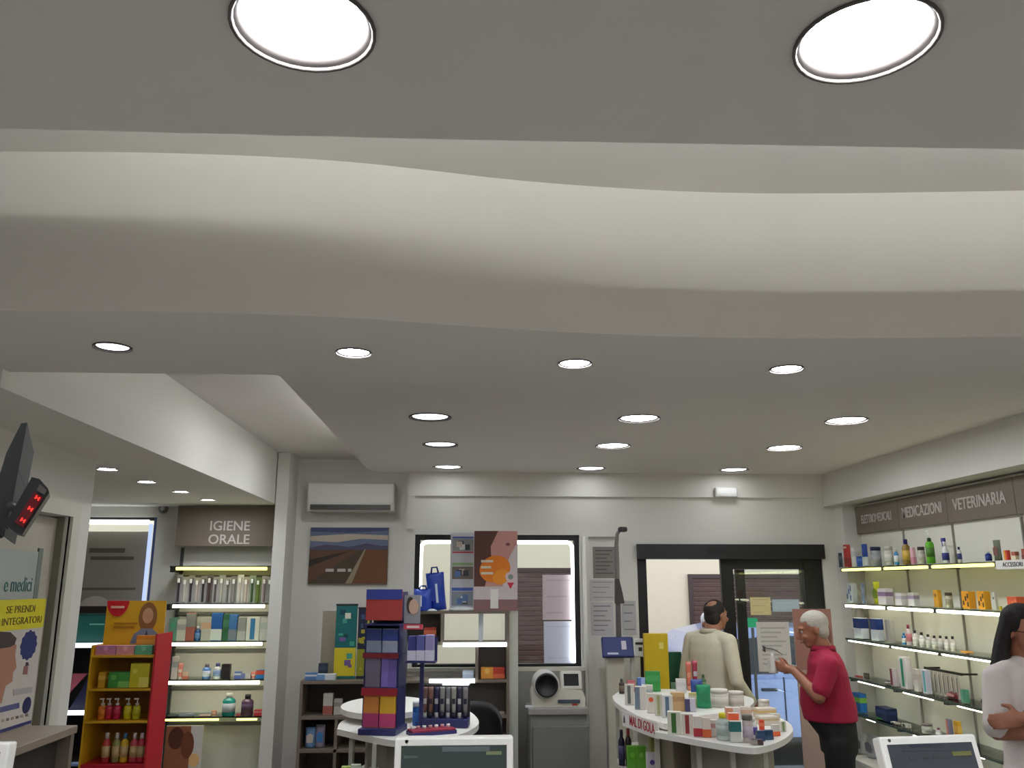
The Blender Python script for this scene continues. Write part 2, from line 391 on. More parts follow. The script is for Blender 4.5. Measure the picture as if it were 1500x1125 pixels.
def spray(pos, w, d, h, rz, cs, label, cat='spray bottle', group=None, style='', tilt=0.0):
    r = w/2; c1, c2 = cs[0], cs[1]; c3 = cs[2] if len(cs) > 2 else c2
    hb = h*.66
    o = MB().lathe([(0,0),(r*.95,0),(r,r*.1),(r,hb*.7),(r*.5,hb*.95),(r*.4,hb),(0,hb)], P(*c1, 0.3), 18).build('bottle')
    MB().lathe([(r+.0006,hb*.15),(r+.0006,hb*.6)], P(*c3, 0.5), 18).build('label_band', o)
    m = MB().box(-r*1.25, r*.5, -r*.32, r*.32, h*.84, h, P(*c2), bev=.003).cyl((0,0,hb), (0,0,h*.86), r*.42, P(*c1))
    m.build('spray_head', o)
    MB().box(-r*1.0, -r*.8, -r*.2, r*.2, h*.66, h*.86, P(*c2)).build('trigger', o)
    return _fin(o, pos, rz, label, cat, group)
def jar(pos, w, d, h, rz, cs, label, cat='jar', group=None, style='', tilt=0.0):
    r = w/2; c1, c2 = cs[0], cs[1]; c3 = cs[2] if len(cs) > 2 else (225,222,215)
    hb = h*.8
    o = MB().lathe([(0,0),(r*.93,0),(r,r*.08),(r,hb*.93),(r*.9,hb),(0,hb)], P(*c1, 0.25), 20).build('jar')
    MB().lathe([(r*1.02,hb),(r*1.02,h*.97),(r*.96,h),(0,h)], P(*c2, 0.45), 20).build('lid', o)
    MB().lathe([(r+.0006,hb*.2),(r+.0006,hb*.72)], P(*c3, 0.5), 20).build('label_band', o)
    return _fin(o, pos, rz, label, cat, group)
def tube(pos, w, d, h, rz, cs, label, cat='tube', group=None, style='', tilt=0.0):
    c1, c2 = cs[0], cs[1]; r = w/2; hc = h*.18; v = []; f = []; n = 14; K = 6
    for k in range(K+1):
        t = k/K; z = hc + (h-hc)*t
        for i in range(n):
            a = 2*PI*i/n; v.append((r*(.8+.25*t)*math.cos(a), r*(.8*(1-t)+.06)*math.sin(a), z))
    for k in range(K):
        for i in range(n): j = (i+1)%n; f.append((k*n+i, k*n+j, (k+1)*n+j, (k+1)*n+i))
    f.append(list(range(n))[::-1]); f.append([K*n+i for i in range(n)])
    o = MB().add(v, f, P(*c1, 0.35), True).build('tube')
    MB().lathe([(r*.78,0),(r*.74,hc)], P(*c2), 14).build('cap', o)
    c3 = cs[2] if len(cs) > 2 else c2
    MB().box(-r*.62, r*.62, -r*.62, -r*.3, h*.45, h*.62, P(*c3)).build('printed_panel', o)
    o = _fin(o, pos, rz, label, cat, group)
    if tilt: o.rotation_euler = (0, tilt, rz)
    return o
def pouch(pos, w, d, h, rz, cs, label, cat='pouch', group=None, style='', tilt=0.0):
    c1, c2 = cs[0], cs[1]; v = []; f = []; A, B = 6, 7
    for sgn in (-1, 1):
        for j in range(B+1):
            for i in range(A+1):
                u, t = i/A, j/B
                dep = d/2*(math.sin(PI*u)**.6)*(1 - t**2.2)*.98 + .0008
                v.append(((u-.5)*w*(1-.05*math.sin(PI*t)), sgn*dep, t*h))
    n = (A+1)*(B+1)
    for s_ in (0, 1):
        for j in range(B):
            for i in range(A):
                a = s_*n + j*(A+1)+i; q = (a, a+1, a+A+2, a+A+1); f.append(q if s_ == 0 else q[::-1])
    for j in range(B):
        for i in (0, A): a = j*(A+1)+i; f.append((a, a+A+1, a+A+1+n, a+n))
    for i in range(A):
        f.append((i, i+1, i+1+n, i+n)); a = B*(A+1)+i; f.append((a, a+1, a+1+n, a+n))
    o = MB().add(v, f, P(*c1, 0.35), True).build('pouch')
    MB().prism([(-w*.3,h*.25),(w*.3,h*.25),(w*.34,h*.6),(0,h*.72),(-w*.34,h*.6)], 0, .0015, P(*c2), Matrix.Translation((0,-d*.47,0)) @ Matrix.Rotation(PI/2,4,'X')).build('printed_panel', o)
    return _fin(o, pos, rz, label, cat, group)
def brush_pack(pos, w, d, h, rz, cs, label, cat='toothbrush', group=None, style='', tilt=0.0):
    c1, c2 = cs[0], cs[1]
    o = MB().box(-w/2, w/2, d*.1, d*.2, 0, h, P(*c2), bev=.001).build('backing_card')
    MB().box(-w*.13, w*.13, -d*.3, d*.1, h*.05, h*.7, P(*c1), bev=.002).box(-w*.2, w*.2, -d*.3, d*.1, h*.7, h*.9, P(*c1), bev=.002).build('toothbrush', o)
    MB().box(-w*.18, w*.18, -d*.5, -d*.3, h*.72, h*.88, P(240,240,236)).build('bristles', o)
    return _fin(o, pos, rz, label, cat, group)
KIND = dict(c=carton, b=bottle, p=pump, s=spray, j=jar, t=tube, g=pouch, k=brush_pack)
WHT = (226,222,216); GRY = (150,150,150); NVY = (28,40,96); BLU = (44,98,176); RED = (186,32,40); GRN = (44,140,72); YEL = (232,196,40)
ORG = (226,120,40); PNK = (226,150,160); BLK = (26,26,30); TAN = (190,160,110); TEL = (30,110,110); LGN = (130,190,60); PUR = (96,70,150); BEI = (206,196,170)
CLR = (176,180,178)
def on_right(kind, x0, x1, ytop, row, cs, label, cat, xf=3.21, style='band', group=None, tilt=0.0):
    """goods on the right-hand shelves: pixel span -> depth along the wall, shelf height known"""
    zs = SHELF_Z[row] + 0.0045; dx = 0.03
    for _ in range(3):
        y = solveY((x0+x1)/2, xf+dx, zs+0.03)
        pw = x1 - x0; d = .5*pw*y/F_PX; dx = d/2
    w = .5*pw*y*y/(F_PX*xf)
    px, py = pix((xf+dx, y, zs))
    ht = max(0.012, onY(px, ytop, y).z - zs)
    if kind != 'c': w = d = pw*y/F_PX*.92; dx = w/2
    if kind == 'g': d = w*.4
    return KIND[kind]((xf+dx+.004, y, zs), w*.97, d*.97, ht, -PI/2, cs, label, cat, group, style, tilt)
def on_front(kind, x0, x1, ytop, yplane, z, cs, label, cat, dep=None, style='band', group=None, tilt=0.0, rz=0.0):
    """goods on a shelf that faces the viewer at depth yplane and height z"""
    x = solveX((x0+x1)/2, yplane, z); w = (x1-x0)*yplane/F_PX
    px, py = pix((x, yplane, z)); ht = max(0.01, onY(px, ytop, yplane).z - z)
    d = dep if dep else min(w*.7, .09)
    return KIND[kind]((x, yplane + d/2, z+.001), w, d if kind in 'cg' else w, ht, rz, cs, label, cat, group, style, tilt)
def on_plate(kind, x0, x1, ytop, ybase, z, cs, label, cat, style='band', rz=0.0, dep=0.0, group=None, tilt=0.0):
    """goods standing on a table top of height z"""
    p = onZ((x0+x1)/2, ybase, z); w = (x1-x0)*p.y/F_PX
    ht = max(0.01, onY((x0+x1)/2, ytop, p.y).z - z); d = dep if dep else min(w*.6, .07)
    yy = p.y + (d/2 if kind in 'cg' else w/2)
    return KIND[kind]((p.x*yy/p.y, yy, z+.001), w*.96, d, ht, rz, cs, label, cat, group, style, tilt)
# ------------------------------------------------------------------ shop window, door, the street outside
win = struct(MB().box(WX0, WX0+.045, 7.44, 7.52, WZ0, WZ1, BLACK).box(WX1-.045, WX1, 7.44, 7.52, WZ0, WZ1, BLACK).box(WX0+.045, WX1-.045, 7.44, 7.52, WZ1-.045, WZ1, BLACK).box(WX0+.045, WX1-.045, 7.44, 7.52, WZ0, WZ0+.02, BLACK).build('window_1'))
MB().box(WX0+.045, WX1-.045, 7.48, 7.486, WZ0+.02, WZ1-.045, PANE).build('pane', win)
r_ = 0.05; xa, xb, zt = WX0+.055, WX1-.058, WZ1-.062
def arc(cx, cz, a0, a1, n=6): return [(cx+r_*math.cos(a0+(a1-a0)*i/n), 7.455, cz+r_*math.sin(a0+(a1-a0)*i/n)) for i in range(n+1)]
path = [(xa, 7.455, WZ0+.03)] + arc(xa+r_, zt-r_, PI, PI/2) + arc(xb-r_, zt-r_, PI/2, 0) + [(xb, 7.455, WZ0+.03)]
MB().tube(path, 0.016, COOL, 10).build('led_border', win)
MB().box(WX0-.06, WX1+.03, 7.36, 7.44, WZ0-.03, WZ0, TRIMW).build('sill', win)
# lower panel under the window and its white conduit
struct(MB().box(0.42, WX1+.01, 7.36, 7.40, 0, WZ0-.03, P(150,148,144)).build('trim_7'))
struct(MB().cyl((1.035, 7.375, 0.3), (1.035, 7.375, 2.2), 0.017, WHITE, n=10).build('trim_8'))

# second shop window in the passage: a printed board fills most of it, sky shows above
w2 = struct(MB().box(W2X0, W2X0+.04, 8.93, 9.01, W2Z0, W2Z1, BLACK).box(W2X1-.03, W2X1, 8.93, 9.01, W2Z0, W2Z1, P(70,86,130)).box(W2X0+.04, W2X1-.03, 8.93, 9.01, W2Z1-.03, W2Z1, BLACK).build('window_2'))
MB().box(W2X0+.04, W2X1-.03, 8.98, 8.986, W2Z0, W2Z1-.03, PANE).build('pane', w2)
MB().tube([(W2X0+.1, 8.92, W2Z1-.05), (W2X1-.08, 8.92, W2Z1-.05)], 0.022, COOL, 8).build('led_tube', w2)
MB().tube([(W2X1-.055, 8.92, W2Z1-.07), (W2X1-.055, 8.92, W2Z0)], 0.02, BLUE_LED, 8).build('led_side_tube', w2)
bd = thing('window_board', 'taupe printed board standing inside the passage window at far left', 'display board', (-3.80, 8.95, W2Z0))
bd.scale = (1.19, 1, 1.19)
MB().box(-.45, .49, 0, .015, 0, 1.74, P(158,150,140)).build('board', bd)
MB().box(-.02, .28, -.002, 0, 1.56, 1.60, P(100,94,88)).box(.0, .36, -.002, 0, 1.50, 1.53, P(100,94,88)).box(-.05, .4, -.002, 0, 1.25, 1.27, P(108,100,94)).build('printed_lines', bd)
MB().prism(ell(.08, 1.1, .13, .1), 0, .003, P(196,186,180), Matrix.Rotation(PI/2, 4, 'X')).prism(ell(.28, .86, .1, .2), 0, .003, P(184,172,160), Matrix.Rotation(PI/2, 4, 'X')).build('pale_print', bd)
MB().box(-.05, .12, -.004, 0, .98, 1.02, P(84,72,66)).box(.16, .38, -.004, 0, .99, 1.03, P(84,72,66)).build('dark_print', bd)

# automatic door: operator box, frame, fixed leaf with glass, parked sliding leaf
dr = struct(MB().box(DX0, DX0+.085, 7.42, 7.54, 0, DZ1, BLACK).box(DX1-.165, DX1, 7.42, 7.54, 0, DZ1-.12, BLACK).box(DX0, DX1, 7.33, 7.54, DZ1-.125, DZ1, BLACK).build('door_1'))
xs0, xs1 = solveX(1058, 7.45, 1.6), solveX(1076, 7.45, 1.6)
xr = solveX(1172, 7.45, 1.6)
zr = onY(1120, 834, 7.45).z
MB().box(xs0, xs1, 7.43, 7.47, 0, DZ1-.12, BLACK).build('stile', dr)
MB().box(xs1, DX1-.16, 7.43, 7.47, zr, DZ1-.12, BLACK).build('top_rail', dr)
MB().box(xs1, DX1-.16, 7.43, 7.47, 0, .12, BLACK).build('bottom_rail', dr)
MB().box(xs1, DX1-.16, 7.446, 7.454, .12, zr, PANE).build('pane', dr)
xq0, xq1 = solveX(1079, 7.51, 1.6), solveX(1093, 7.51, 1.6)
MB().box(xq0, xq1, 7.495, 7.525, 0, zr, P(48,44,44)).build('sliding_stile', dr)
MB().box(xq1, DX1-.17, 7.506, 7.512, .02, zr, PANE).build('sliding_pane', dr)
MB().box(DX0+.6, DX0+.78, 7.325, 7.33, DZ1-.085, DZ1-.05, P(12,12,14)).build('sensor', dr)

STREET = -0.12
STUCCO = M('cream_stucco', c8(226,214,186), 0.9, var=0.03, scale=8, bump=0.1)
SHUT = M('brown_shutter', c8(84,56,50), 0.6, var=0.08)
ASPH = M('asphalt', c8(88,88,92), 0.9, var=0.15, scale=60, bump=0.2)
struct(MB().box(-16, 22, 7.7, 24, STREET-.1, STREET, ASPH).build('street'))
bd = thing('opposite_building', 'cream rendered house across the street seen through window and door', 'building', (3, 13.0, STREET))
MB().box(-16, 16, 0, .5, 0, 7.5, STUCCO).build('facade', bd)
def shutter(x0, x1, z0, z1):
    fr = MB().box(x0-3-.06, x0-3, -.05, 0, z0-STREET, z1-STREET+.06, P(60,42,38)).box(x1-3, x1-3+.06, -.05, 0, z0-STREET, z1-STREET+.06, P(60,42,38)).box(x0-3, x1-3, -.05, 0, z1-STREET, z1-STREET+.06, P(60,42,38)).build('shutter_frame', bd)
    m = MB(); z = z0
    while z < z1-.01:
        m.box(x0-3, x1-3, -.035, -.005, z-STREET, z-STREET+.062, SHUT, bev=.008); z += .07
    sl = m.build('slats', fr); sl['kind'] = 'stuff'
sa, sb = solveX(756, 13, 1.7), solveX(905, 13, 1.7)
shutter(sa, sb, STREET+.05, onY(800, 838, 13).z)
sa2, sb2 = solveX(1014, 13, 1.7), solveX(1182, 13, 1.7)
shutter(sa2, sb2, STREET+.05, onY(1040, 847, 13).z)
# roadside block behind the viewer's street side is not seen; a green pharmacy cross hangs outside
gc = thing('green_sign', 'small green lit sign seen through the glass door', 'sign', (solveX(1101, 8.6, 1.5), 8.6, 0))
zc = onY(1101, 912, 8.6).z
MB().box(-.012, .012, -.01, .01, STREET, zc-.05, ALU).build('post', gc)
MB().box(-.055, .055, -.02, .02, zc-.045, zc+.045, EM('green_sign_glow', (.05,.55,.25), .8), bev=.01).build('lit_panel', gc)

# parked car, side on
car = thing('car', 'silver blue parked car outside the glass door', 'car', (3.25, 10.2, STREET))
CARP = M('car_paint', c8(150,168,214), 0.25, 0.3, var=0.02, coat=0.6)
CGL = M('car_glass', c8(20,26,36), 0.08, 0.0, var=0.05)
prof = [(-2.1,.32),(-2.12,.62),(-2.0,.80),(-1.25,.92),(-.62,1.36),(-.2,1.44),(.9,1.43),(1.45,1.30),(1.95,.95),(2.08,.85),(2.1,.35)]
def carprism(poly, y0, y1, mat): return MB().prism(poly, 0, y1-y0, mat, Matrix.Translation((0, y1, 0)) @ Matrix.Rotation(PI/2, 4, 'X'))
lower = [(-2.1,.32),(-2.12,.62),(-2.0,.80),(-1.25,.90),(1.95,.94),(2.08,.85),(2.1,.35)]
carprism(lower, -.85, .85, CARP).build('body', car)
cabin = [(-1.25,.90),(-.62,1.36),(-.2,1.45),(.9,1.44),(1.45,1.31),(1.95,.94)]
carprism(cabin, -.72, .72, CARP).build('cabin', car)
for q in ([(-1.0,.96),(-.5,1.30),(.15,1.36),(.15,.96)], [(.25,.96),(.25,1.36),(.95,1.35),(1.35,1.24),(1.6,.97)]):
    carprism(q, -.735, -.715, CGL).build('side_window', car)
for x in (-1.3, 1.3):
    MB().lathe([(.2,-.1),(.31,-.1),(.33,-.05),(.33,.05),(.31,.1),(.2,.1)], P(20,20,22), 28, mx=Matrix.Translation((x,-.8,.33)) @ Matrix.Rotation(PI/2,4,'X'), loop=True).build('tyre', car)
    MB().lathe([(0,-.08),(.2,-.08),(.2,.08),(0,.08)], ALU, 24, mx=Matrix.Translation((x,-.8,.33)) @ Matrix.Rotation(PI/2,4,'X')).build('hub', car)
for x in (.05, 1.05): MB().box(x-.1, x+.06, -.88, -.85, .80, .83, P(40,46,60), bev=.006).build('door_handle', car)
MB().box(.19, .205, -.855, -.84, .36, .94, P(50,58,80)).build('door_gap', car)
MB().box(-1.15, -1.0, -.98, -.86, .92, 1.04, CARP, bev=.03).build('mirror', car)
# ------------------------------------------------------------------ wall of shelves on the right
SHELF_T = [1.912, 1.620, 1.342, 1.032, 0.757]           # height of each light tube
SHELF_Z = [z + 0.020 for z in SHELF_T]                  # top of each glass shelf
BAYS = [(7.15, 6.42, 'ELETTROMEDICALI'), (6.42, 5.745, 'MEDICAZIONI'), (5.745, 5.0, 'VETERINARIA'), (5.0, 4.25, '')]
BACKP = M('white_back_panel', c8(226,222,212), 0.5, var=0.02)
SIGNM = M('sign_taupe', c8(116,104,94), 0.6, var=0.06, scale=18)
LETTER = P(196,186,182)
RAIL = P(74,76,74, 0.4)
for bi, (ya, yb, word) in enumerate(BAYS):
    L = ya - yb; yc = (ya+yb)/2
    where = ['farthest right-hand bay, by the door pier', 'second right-hand bay from the door', 'third right-hand bay, under the pet sign', 'nearest right-hand bay, behind the woman'][bi]
    t = thing('shelving_bay', 'white shelving with lit glass shelves, ' + where, 'shelving', (3.43, yc, 0), 0, 'lit wall shelving on the right')
    MB().box(-.03, 0.015, -L/2+.004, L/2-.004, 0.46, 2.46, BACKP).build('back_panel', t)
    MB().box(-.042, -.03, -L/2+.002, -L/2+.012, .46, 2.2, P(156,152,144)).build('upright', t)
    sg = MB().box(-.062, -.04, -L/2+.002, L/2-.002, 2.213, 2.442, SIGNM, bev=.003).build('sign_panel', t)
    if word:
        text_part('lettering', word, .112 if bi else .098, LETTER, sg, (-.063, 0, 2.325), LEFTW, .003, sx=[.62,.78,.86][bi], bold=.001)
    for yy in (-L/2+.05, L/2-.07): MB().box(-.04, -.03, yy, yy+.02, 2.22, 2.42, RAIL).build('sign_bracket', t)
    for k, z in enumerate(SHELF_T):
        sh = MB().box(-.232, -.03, -L/2+.002, L/2-.002, z+.012, z+.0195, SHELFGLASS).build('shelf', t)
        tag(sh, None)
        a_, b_ = [(-L/2+.035, L/2-.035), (-L/2+.035, L/2-.035), (-L/2+.035, L/2-.035), (-L*.28, L*.30), (.0, L*.18)][k]
        m = MB().tube([(-.232, a_, z), (-.232, b_, z)], [.0105,.0105,.008,.0065,.006][k], TUBE_Y if k == 0 else TUBE, 8); m.build('led_tube', sh)
        if k > 1: MB().box(-.246, -.240, -L/2+.002, L/2-.002, z+.004, z+.0195, P(74,88,80,.2)).build('glass_edge', sh)
        for ya_, yb_ in ((L/2-.022, L/2-.004), (-L/2+.004, -L/2+.012)): MB().box(-.236, -.03, ya_, yb_, z-.014, z+.012, RAIL).build('bracket', sh)
tg = thing('shelf_tag', 'white shelf edge tag with dark capitals at the nearest bay', 'tag', (3.180, 4.80, SHELF_T[0]-.03), 0)
MB().box(0, .003, -.22, .18, 0, .052, WHITE).build('card', tg)
text_part('lettering', 'ACCESSORI', .036, P(50,50,56), tg, (-.001, .02, .026), LEFTW, .001)

# ------------------------------------------------------------------ oral care bay on the left back wall
oc = thing('oral_care_shelving', 'white lit shelving bay under the taupe IGIENE ORALE sign', 'shelving', (-2.368, 8.877, -0.342))
oc.scale = (1.19, 1.19, 1.19)
MB().box(-.44, .40, 0, .03, .3, 2.44, BACKP).build('back_panel', oc)
sg = MB().box(-.43, .435, -.17, -.145, 2.105, 2.44, SIGNM, bev=.003).build('sign_panel', oc)
text_part('lettering', 'IGIENE\nORALE', .112, LETTER, sg, (0.01, -.171, 2.215), FRONT, .003, bold=.001)
for sx in (-.415, .405): MB().box(sx-.012, sx+.012, -.02, 0, .3, 2.1, RAIL).build('upright', oc)
IG_L = [1.921, 1.621, 1.325, 1.030, 0.752]
IG_Z = [1.8 + (z + .021 - 1.8)*1.19 - .0214 for z in IG_L]     # shelf heights in the room
for k, z in enumerate(IG_L):
    sh = MB().box(-.43, .42, -.25, 0, z+.014, z+.021, SHELFGLASS).build('shelf', oc)
    if k < 4: MB().tube([(-.375, -.252, z), (.36, -.252, z)], .0125, TUBE_Y if k == 0 else TUBE, 8).build('led_tube', sh)
    else:
        MB().tube([(-.365, -.252, z), (.06, -.252, z)], .008, TUBE_Y, 8).build('led_tube', sh)
        MB().tube([(.20, -.252, z), (.36, -.252, z)], .008, TUBE_Y, 8).build('led_tube', sh)
    for sx in (-.425, .40): MB().box(sx, sx+.03, -.25, 0, z-.03, z+.014, BLACK).build('bracket', sh)
    MB().box(-.40, .40, -.04, -.02, z-.075, z-.05, P(110,108,102)).build('back_rail', sh)
po = thing('skin_poster', 'tall orange and brown photo card at the foot of the oral care bay', 'poster', (solveX(268,8.5,.3), 8.5, .012))
po.scale = (1.19, 1, 1.19)
MB().box(-.14, .14, 0, .02, 0, .42, P(214,206,200)).build('card', po)
MB().box(-.14, .05, -.001, 0, .1, .42, P(150,92,64)).prism(ell(-.06,.33,.06,.08), 0, .002, P(92,48,36), Matrix.Rotation(PI/2,4,'X')).prism(ell(.03,.28,.05,.1), 0, .003, P(120,66,44), Matrix.Rotation(PI/2,4,'X')).prism(ell(.09,.17,.04,.05), 0, .004, P(236,190,130), Matrix.Rotation(PI/2,4,'X')).build('printed_photo', po)

# ------------------------------------------------------------------ wall between the bay and the window
ac = thing('air_conditioner', 'white split air conditioner high on the back wall', 'air conditioner', (-1.166, 8.915, 2.514))
ac.scale = (1.19, 1.19, 1.19)
MB().box(-.375, .375, -.2, 0, .0, .25, P(206,204,196), bev=.02).build('housing', ac)
MB().box(-.34, .34, -.204, -.19, .012, .058, P(58,56,52)).build('louvre', ac)
for q in range(3): MB().box(-.335, .335, -.207, -.203, .018+q*.014, .023+q*.014, P(90,88,84)).build('louvre_blade', ac)
MB().box(-.36, .36, -.203, -.198, .075, .235, P(214,212,204), bev=.002).build('front_panel', ac)
pt = thing('landscape_canvas', 'landscape canvas of a straight road under a cloudy sky', 'picture', (-1.19, 8.91, 1.80))
pt.scale = (1.19, 1.0, 1.19)
MB().box(-.335, .335, -.03, 0, 0, .475, P(60,48,40)).build('canvas', pt)
RX = Matrix.Translation((0,-.03,0)) @ Matrix.Rotation(PI/2,4,'X')
m = MB()
def pq(poly, d, c): m.prism(poly, 0, d, P(*c, 0.7), RX)
pq([(-.335,.30),(.335,.32),(.335,.475),(-.335,.475)], .0006, (104,112,140))
pq([(-.335,.36),(-.1,.35),(.1,.38),(.335,.37),(.335,.41),(.0,.42),(-.335,.40)], .0010, (184,172,156))
pq([(-.335,.44),(0,.43),(.335,.45),(.335,.475),(-.335,.475)], .0010, (70,78,112))
pq([(-.335,.30),(-.2,.33),(0,.31),(.15,.34),(.335,.31),(.335,.29),(-.335,.28)], .0014, (78,76,100))
pq([(-.335,0),(.335,0),(.335,.295),(-.335,.285)], .0006, (96,66,46))
pq([(-.335,.0),(-.02,0),(.13,.29),(.10,.29)], .0012, (74,62,50))
pq([(-.335,.14),(.0,.27),(.06,.285),(-.335,.20)], .0016, (46,38,32))
pq([(-.02,0),(.035,0),(.145,.29),(.135,.29)], .0020, (150,136,114))
pq([(.035,0),(.335,0),(.335,.28),(.145,.29)], .0014, (112,72,44))
m.build('printed_picture', pt)
m = MB()
for x0, x1 in ((-.19,-.12),(-.09,-.02),(.0,.03)): m.box(x0, x1, -.0335, -.0325, .10, .125, P(190,184,176))
m.build('printed_caption', pt)
el = thing('emergency_light', 'small white emergency light box above the door', 'light', (solveX(1063, 7.36, 2.55), 7.37, 2.545))
MB().box(-.1, .1, -.05, 0, 0, .085, P(224,222,218), bev=.012).build('housing', el)
MB().box(-.085, .085, -.052, -.049, .03, .075, P(240,240,238)).build('lens', el)
sn = thing('round_sensor', 'small round white wall device with a grey ring near the left soffit', 'sensor', (-3.11, 8.92, 2.553))
MB().lathe([(0,0),(.05,0),(.05,.02),(.035,.03),(0,.03)], P(110,106,102), 20, mx=Matrix.Rotation(PI/2,4,'X')).build('ring', sn)
MB().lathe([(0,.03),(.024,.03),(.02,.036),(0,.036)], P(214,210,206), 16, mx=Matrix.Rotation(PI/2,4,'X')).build('disc', sn)

# notices pinned between window and door
def notice(px0, px1, py0, py1, col, label, lines=5, y=7.398, dark=.72, th=.0015):
    a = onY(px0, py1, y); b = onY(px1, py0, y); w = b.x-a.x; h = b.z-a.z
    t = thing('notice', label, 'paper notice', ((a.x+b.x)/2, y, a.z))
    MB().box(-w/2, w/2, -th, 0, 0, h, P(*col, .8)).build('sheet', t)
    m = MB()
    for i in range(lines):
        z = h*(.86 - .72*i/max(1, lines-1)); m.box(-w*.38, w*(.38-.13*(i % 3)), -th-.0006, -th, z, z+h*.035, P(*[int(c*dark) for c in col], .8))
    m.build('printed_lines', t); return t
notice(869, 901, 801, 847, (134,130,126), 'grey printed sheet on the wall, topmost of the notices by the window', 7)
notice(864, 902, 849, 880, (200,196,196), 'wide white notice on the wall below the grey sheet', 4)
notice(866, 898, 882, 931, (198,194,198), 'tall white notice on the wall above the blue scale display', 6)
notice(912, 931, 880, 930, (186,184,188), 'narrow pale notice against the black door frame', 4)
notice(842-47, 842, 842, 908, (214,196,204), 'pink and green tinted sheet stuck inside the shop window', 3, 7.478, .92)
notice(797, 843, 910, 974, (216,218,236), 'bluish white sheet stuck inside the shop window below the pink one', 2, 7.478, .95)
notice(1100, 1128, 875, 901, (232,214,160), 'cream and yellow sticker sheet on the glass door, left of two', 3, 7.44, .85)
notice(1132, 1170, 878, 896, (196,214,226), 'pale blue sticker sheet on the glass door, right of two', 2, 7.44, .9)
notice(1112, 1155, 911, 984, (222,216,214), 'large white notice on the glass door below the stickers', 9, 7.44, .86)
tk = struct(MB().box(solveX(862,7.39,2.2), solveX(903,7.39,2.2), 7.385, 7.4, 2.185, 2.20, P(150,146,142)).build('trim_9'))

# height and weight scale with its tall pole
sc = thing('body_scale', 'grey body scale with tall height pole and blue console beside the window', 'scale', (1.285, 7.12, 0))
MB().box(-.17, .17, -.22, .22, 0, .06, P(176,176,174), bev=.015).build('platform', sc)
MB().box(-.12, .03, .02, .09, .06, 1.24, P(196,190,176), bev=.012).build('column', sc)
MB().box(.085, .115, .02, .06, .06, 1.3, P(206,206,204)).build('side_column', sc)
MB().tube([(-.005,.05,1.2),(-.003,.05,2.0),(-.003,.05,2.12),(.005,.04,2.21),(.03,.02,2.25)], [.022,.02,.018,.016,.014], P(126,122,120, .35), 10).build('pole', sc)
MB().box(.01, .085, -.02, .05, 2.225, 2.268, P(60,56,54), bev=.015).build('sensor_head', sc)
MB().prism([(-.03,0),(.045,0),(.03,.09),(.005,.2),(-.025,.2)], 0, .05, P(70,66,62), Matrix.Translation((0,.06,1.64)) @ Matrix.Rotation(PI/2,4,'X')).build('slider', sc)
cn = MB(); cn.box(-.13, .13, -.02, .02, 0, .165, P(34,46,112), Matrix.Translation((-.025,-.02,1.215)) @ Matrix.Rotation(-.35,4,'X'), bev=.01).build('console', sc)
MB().box(.03, .07, -.0215, -.0195, .06, .13, P(206,196,210), Matrix.Translation((-.025,-.02,1.215)) @ Matrix.Rotation(-.35,4,'X')).box(-.09, .0, -.0215, -.0195, .02, .035, P(190,196,220), Matrix.Translation((-.025,-.02,1.215)) @ Matrix.Rotation(-.35,4,'X')).build('printed_label', sc)
pr = MB().box(.10, .20, -.03, .05, 1.22, 1.36, P(220,220,216), bev=.012).build('printer', sc)
MB().box(.115, .18, -.032, -.029, 1.315, 1.335, P(40,42,44)).box(.14, .17, -.032, -.029, 1.265, 1.295, P(60,60,60)).build('printer_slot', pr)

# blood pressure monitor on a grey pedestal
pd = thing('pedestal_cabinet', 'grey cabinet under the window carrying the blood pressure monitor', 'cabinet', (.735, 6.98, 0))
MB().box(-.22, .22, -.15, .15, 0, .82, P(124,122,118), bev=.006).build('carcass', pd)
MB().box(-.235, .235, -.17, .16, .82, .872, P(150,146,142), bev=.008).build('top', pd)
MB().box(-.20, .23, -.18, -.152, .04, .74, P(116,116,112), bev=.004).build('door', pd)
bp = thing('blood_pressure_monitor', 'white arm blood pressure monitor with black cuff ring on the grey cabinet', 'blood pressure monitor', (.735, 6.95, .873))
MB().prism([(-.2,0),(.21,0),(.215,.07),(.19,.12),(.03,.13),(-.03,.2),(-.17,.2),(-.205,.1)], 0, .2, P(216,210,198), Matrix.Translation((0,.1,0)) @ Matrix.Rotation(PI/2,4,'X')).build('housing', bp)
MB().lathe([(.078,-.08),(.098,-.08),(.102,-.06),(.102,.12),(.096,.132),(.078,.125)], P(206,204,200), 28, mx=Matrix.Translation((-.09,0,.165)) @ Matrix.Rotation(PI/2,4,'X'), loop=True).build('ring_shell', bp)
MB().lathe([(0,.108),(.066,.108),(.072,.136),(.088,.139),(.088,.0),(0,.0)], P(18,18,22), 28, mx=Matrix.Translation((-.09,-.02,.165)) @ Matrix.Rotation(PI/2,4,'X')).build('cuff', bp)
mxs = Matrix.Translation((.11,-.07,.125)) @ Matrix.Rotation(-.3,4,'X')
MB().box(-.085, .085, -.012, .03, 0, .14, P(206,202,194), mxs, bev=.012).build('screen_housing', bp)
MB().box(-.058, .058, -.0135, -.011, .025, .115, P(26,30,30,.15), mxs).build('screen', bp)
MB().box(.0, .17, -.115, -.10, .03, .055, P(70,80,92)).box(.11, .15, -.104, -.1, .012, .026, P(200,70,60)).build('controls', bp)
pa = MB().box(-.03,.03,-.02,.02,0,.012,P(216,220,228)).build('paper_slip', None, (solveX(775,6.86,.873), 6.86, .873)); tag(pa, 'small white paper slip at the left edge of the grey cabinet top', 'paper')

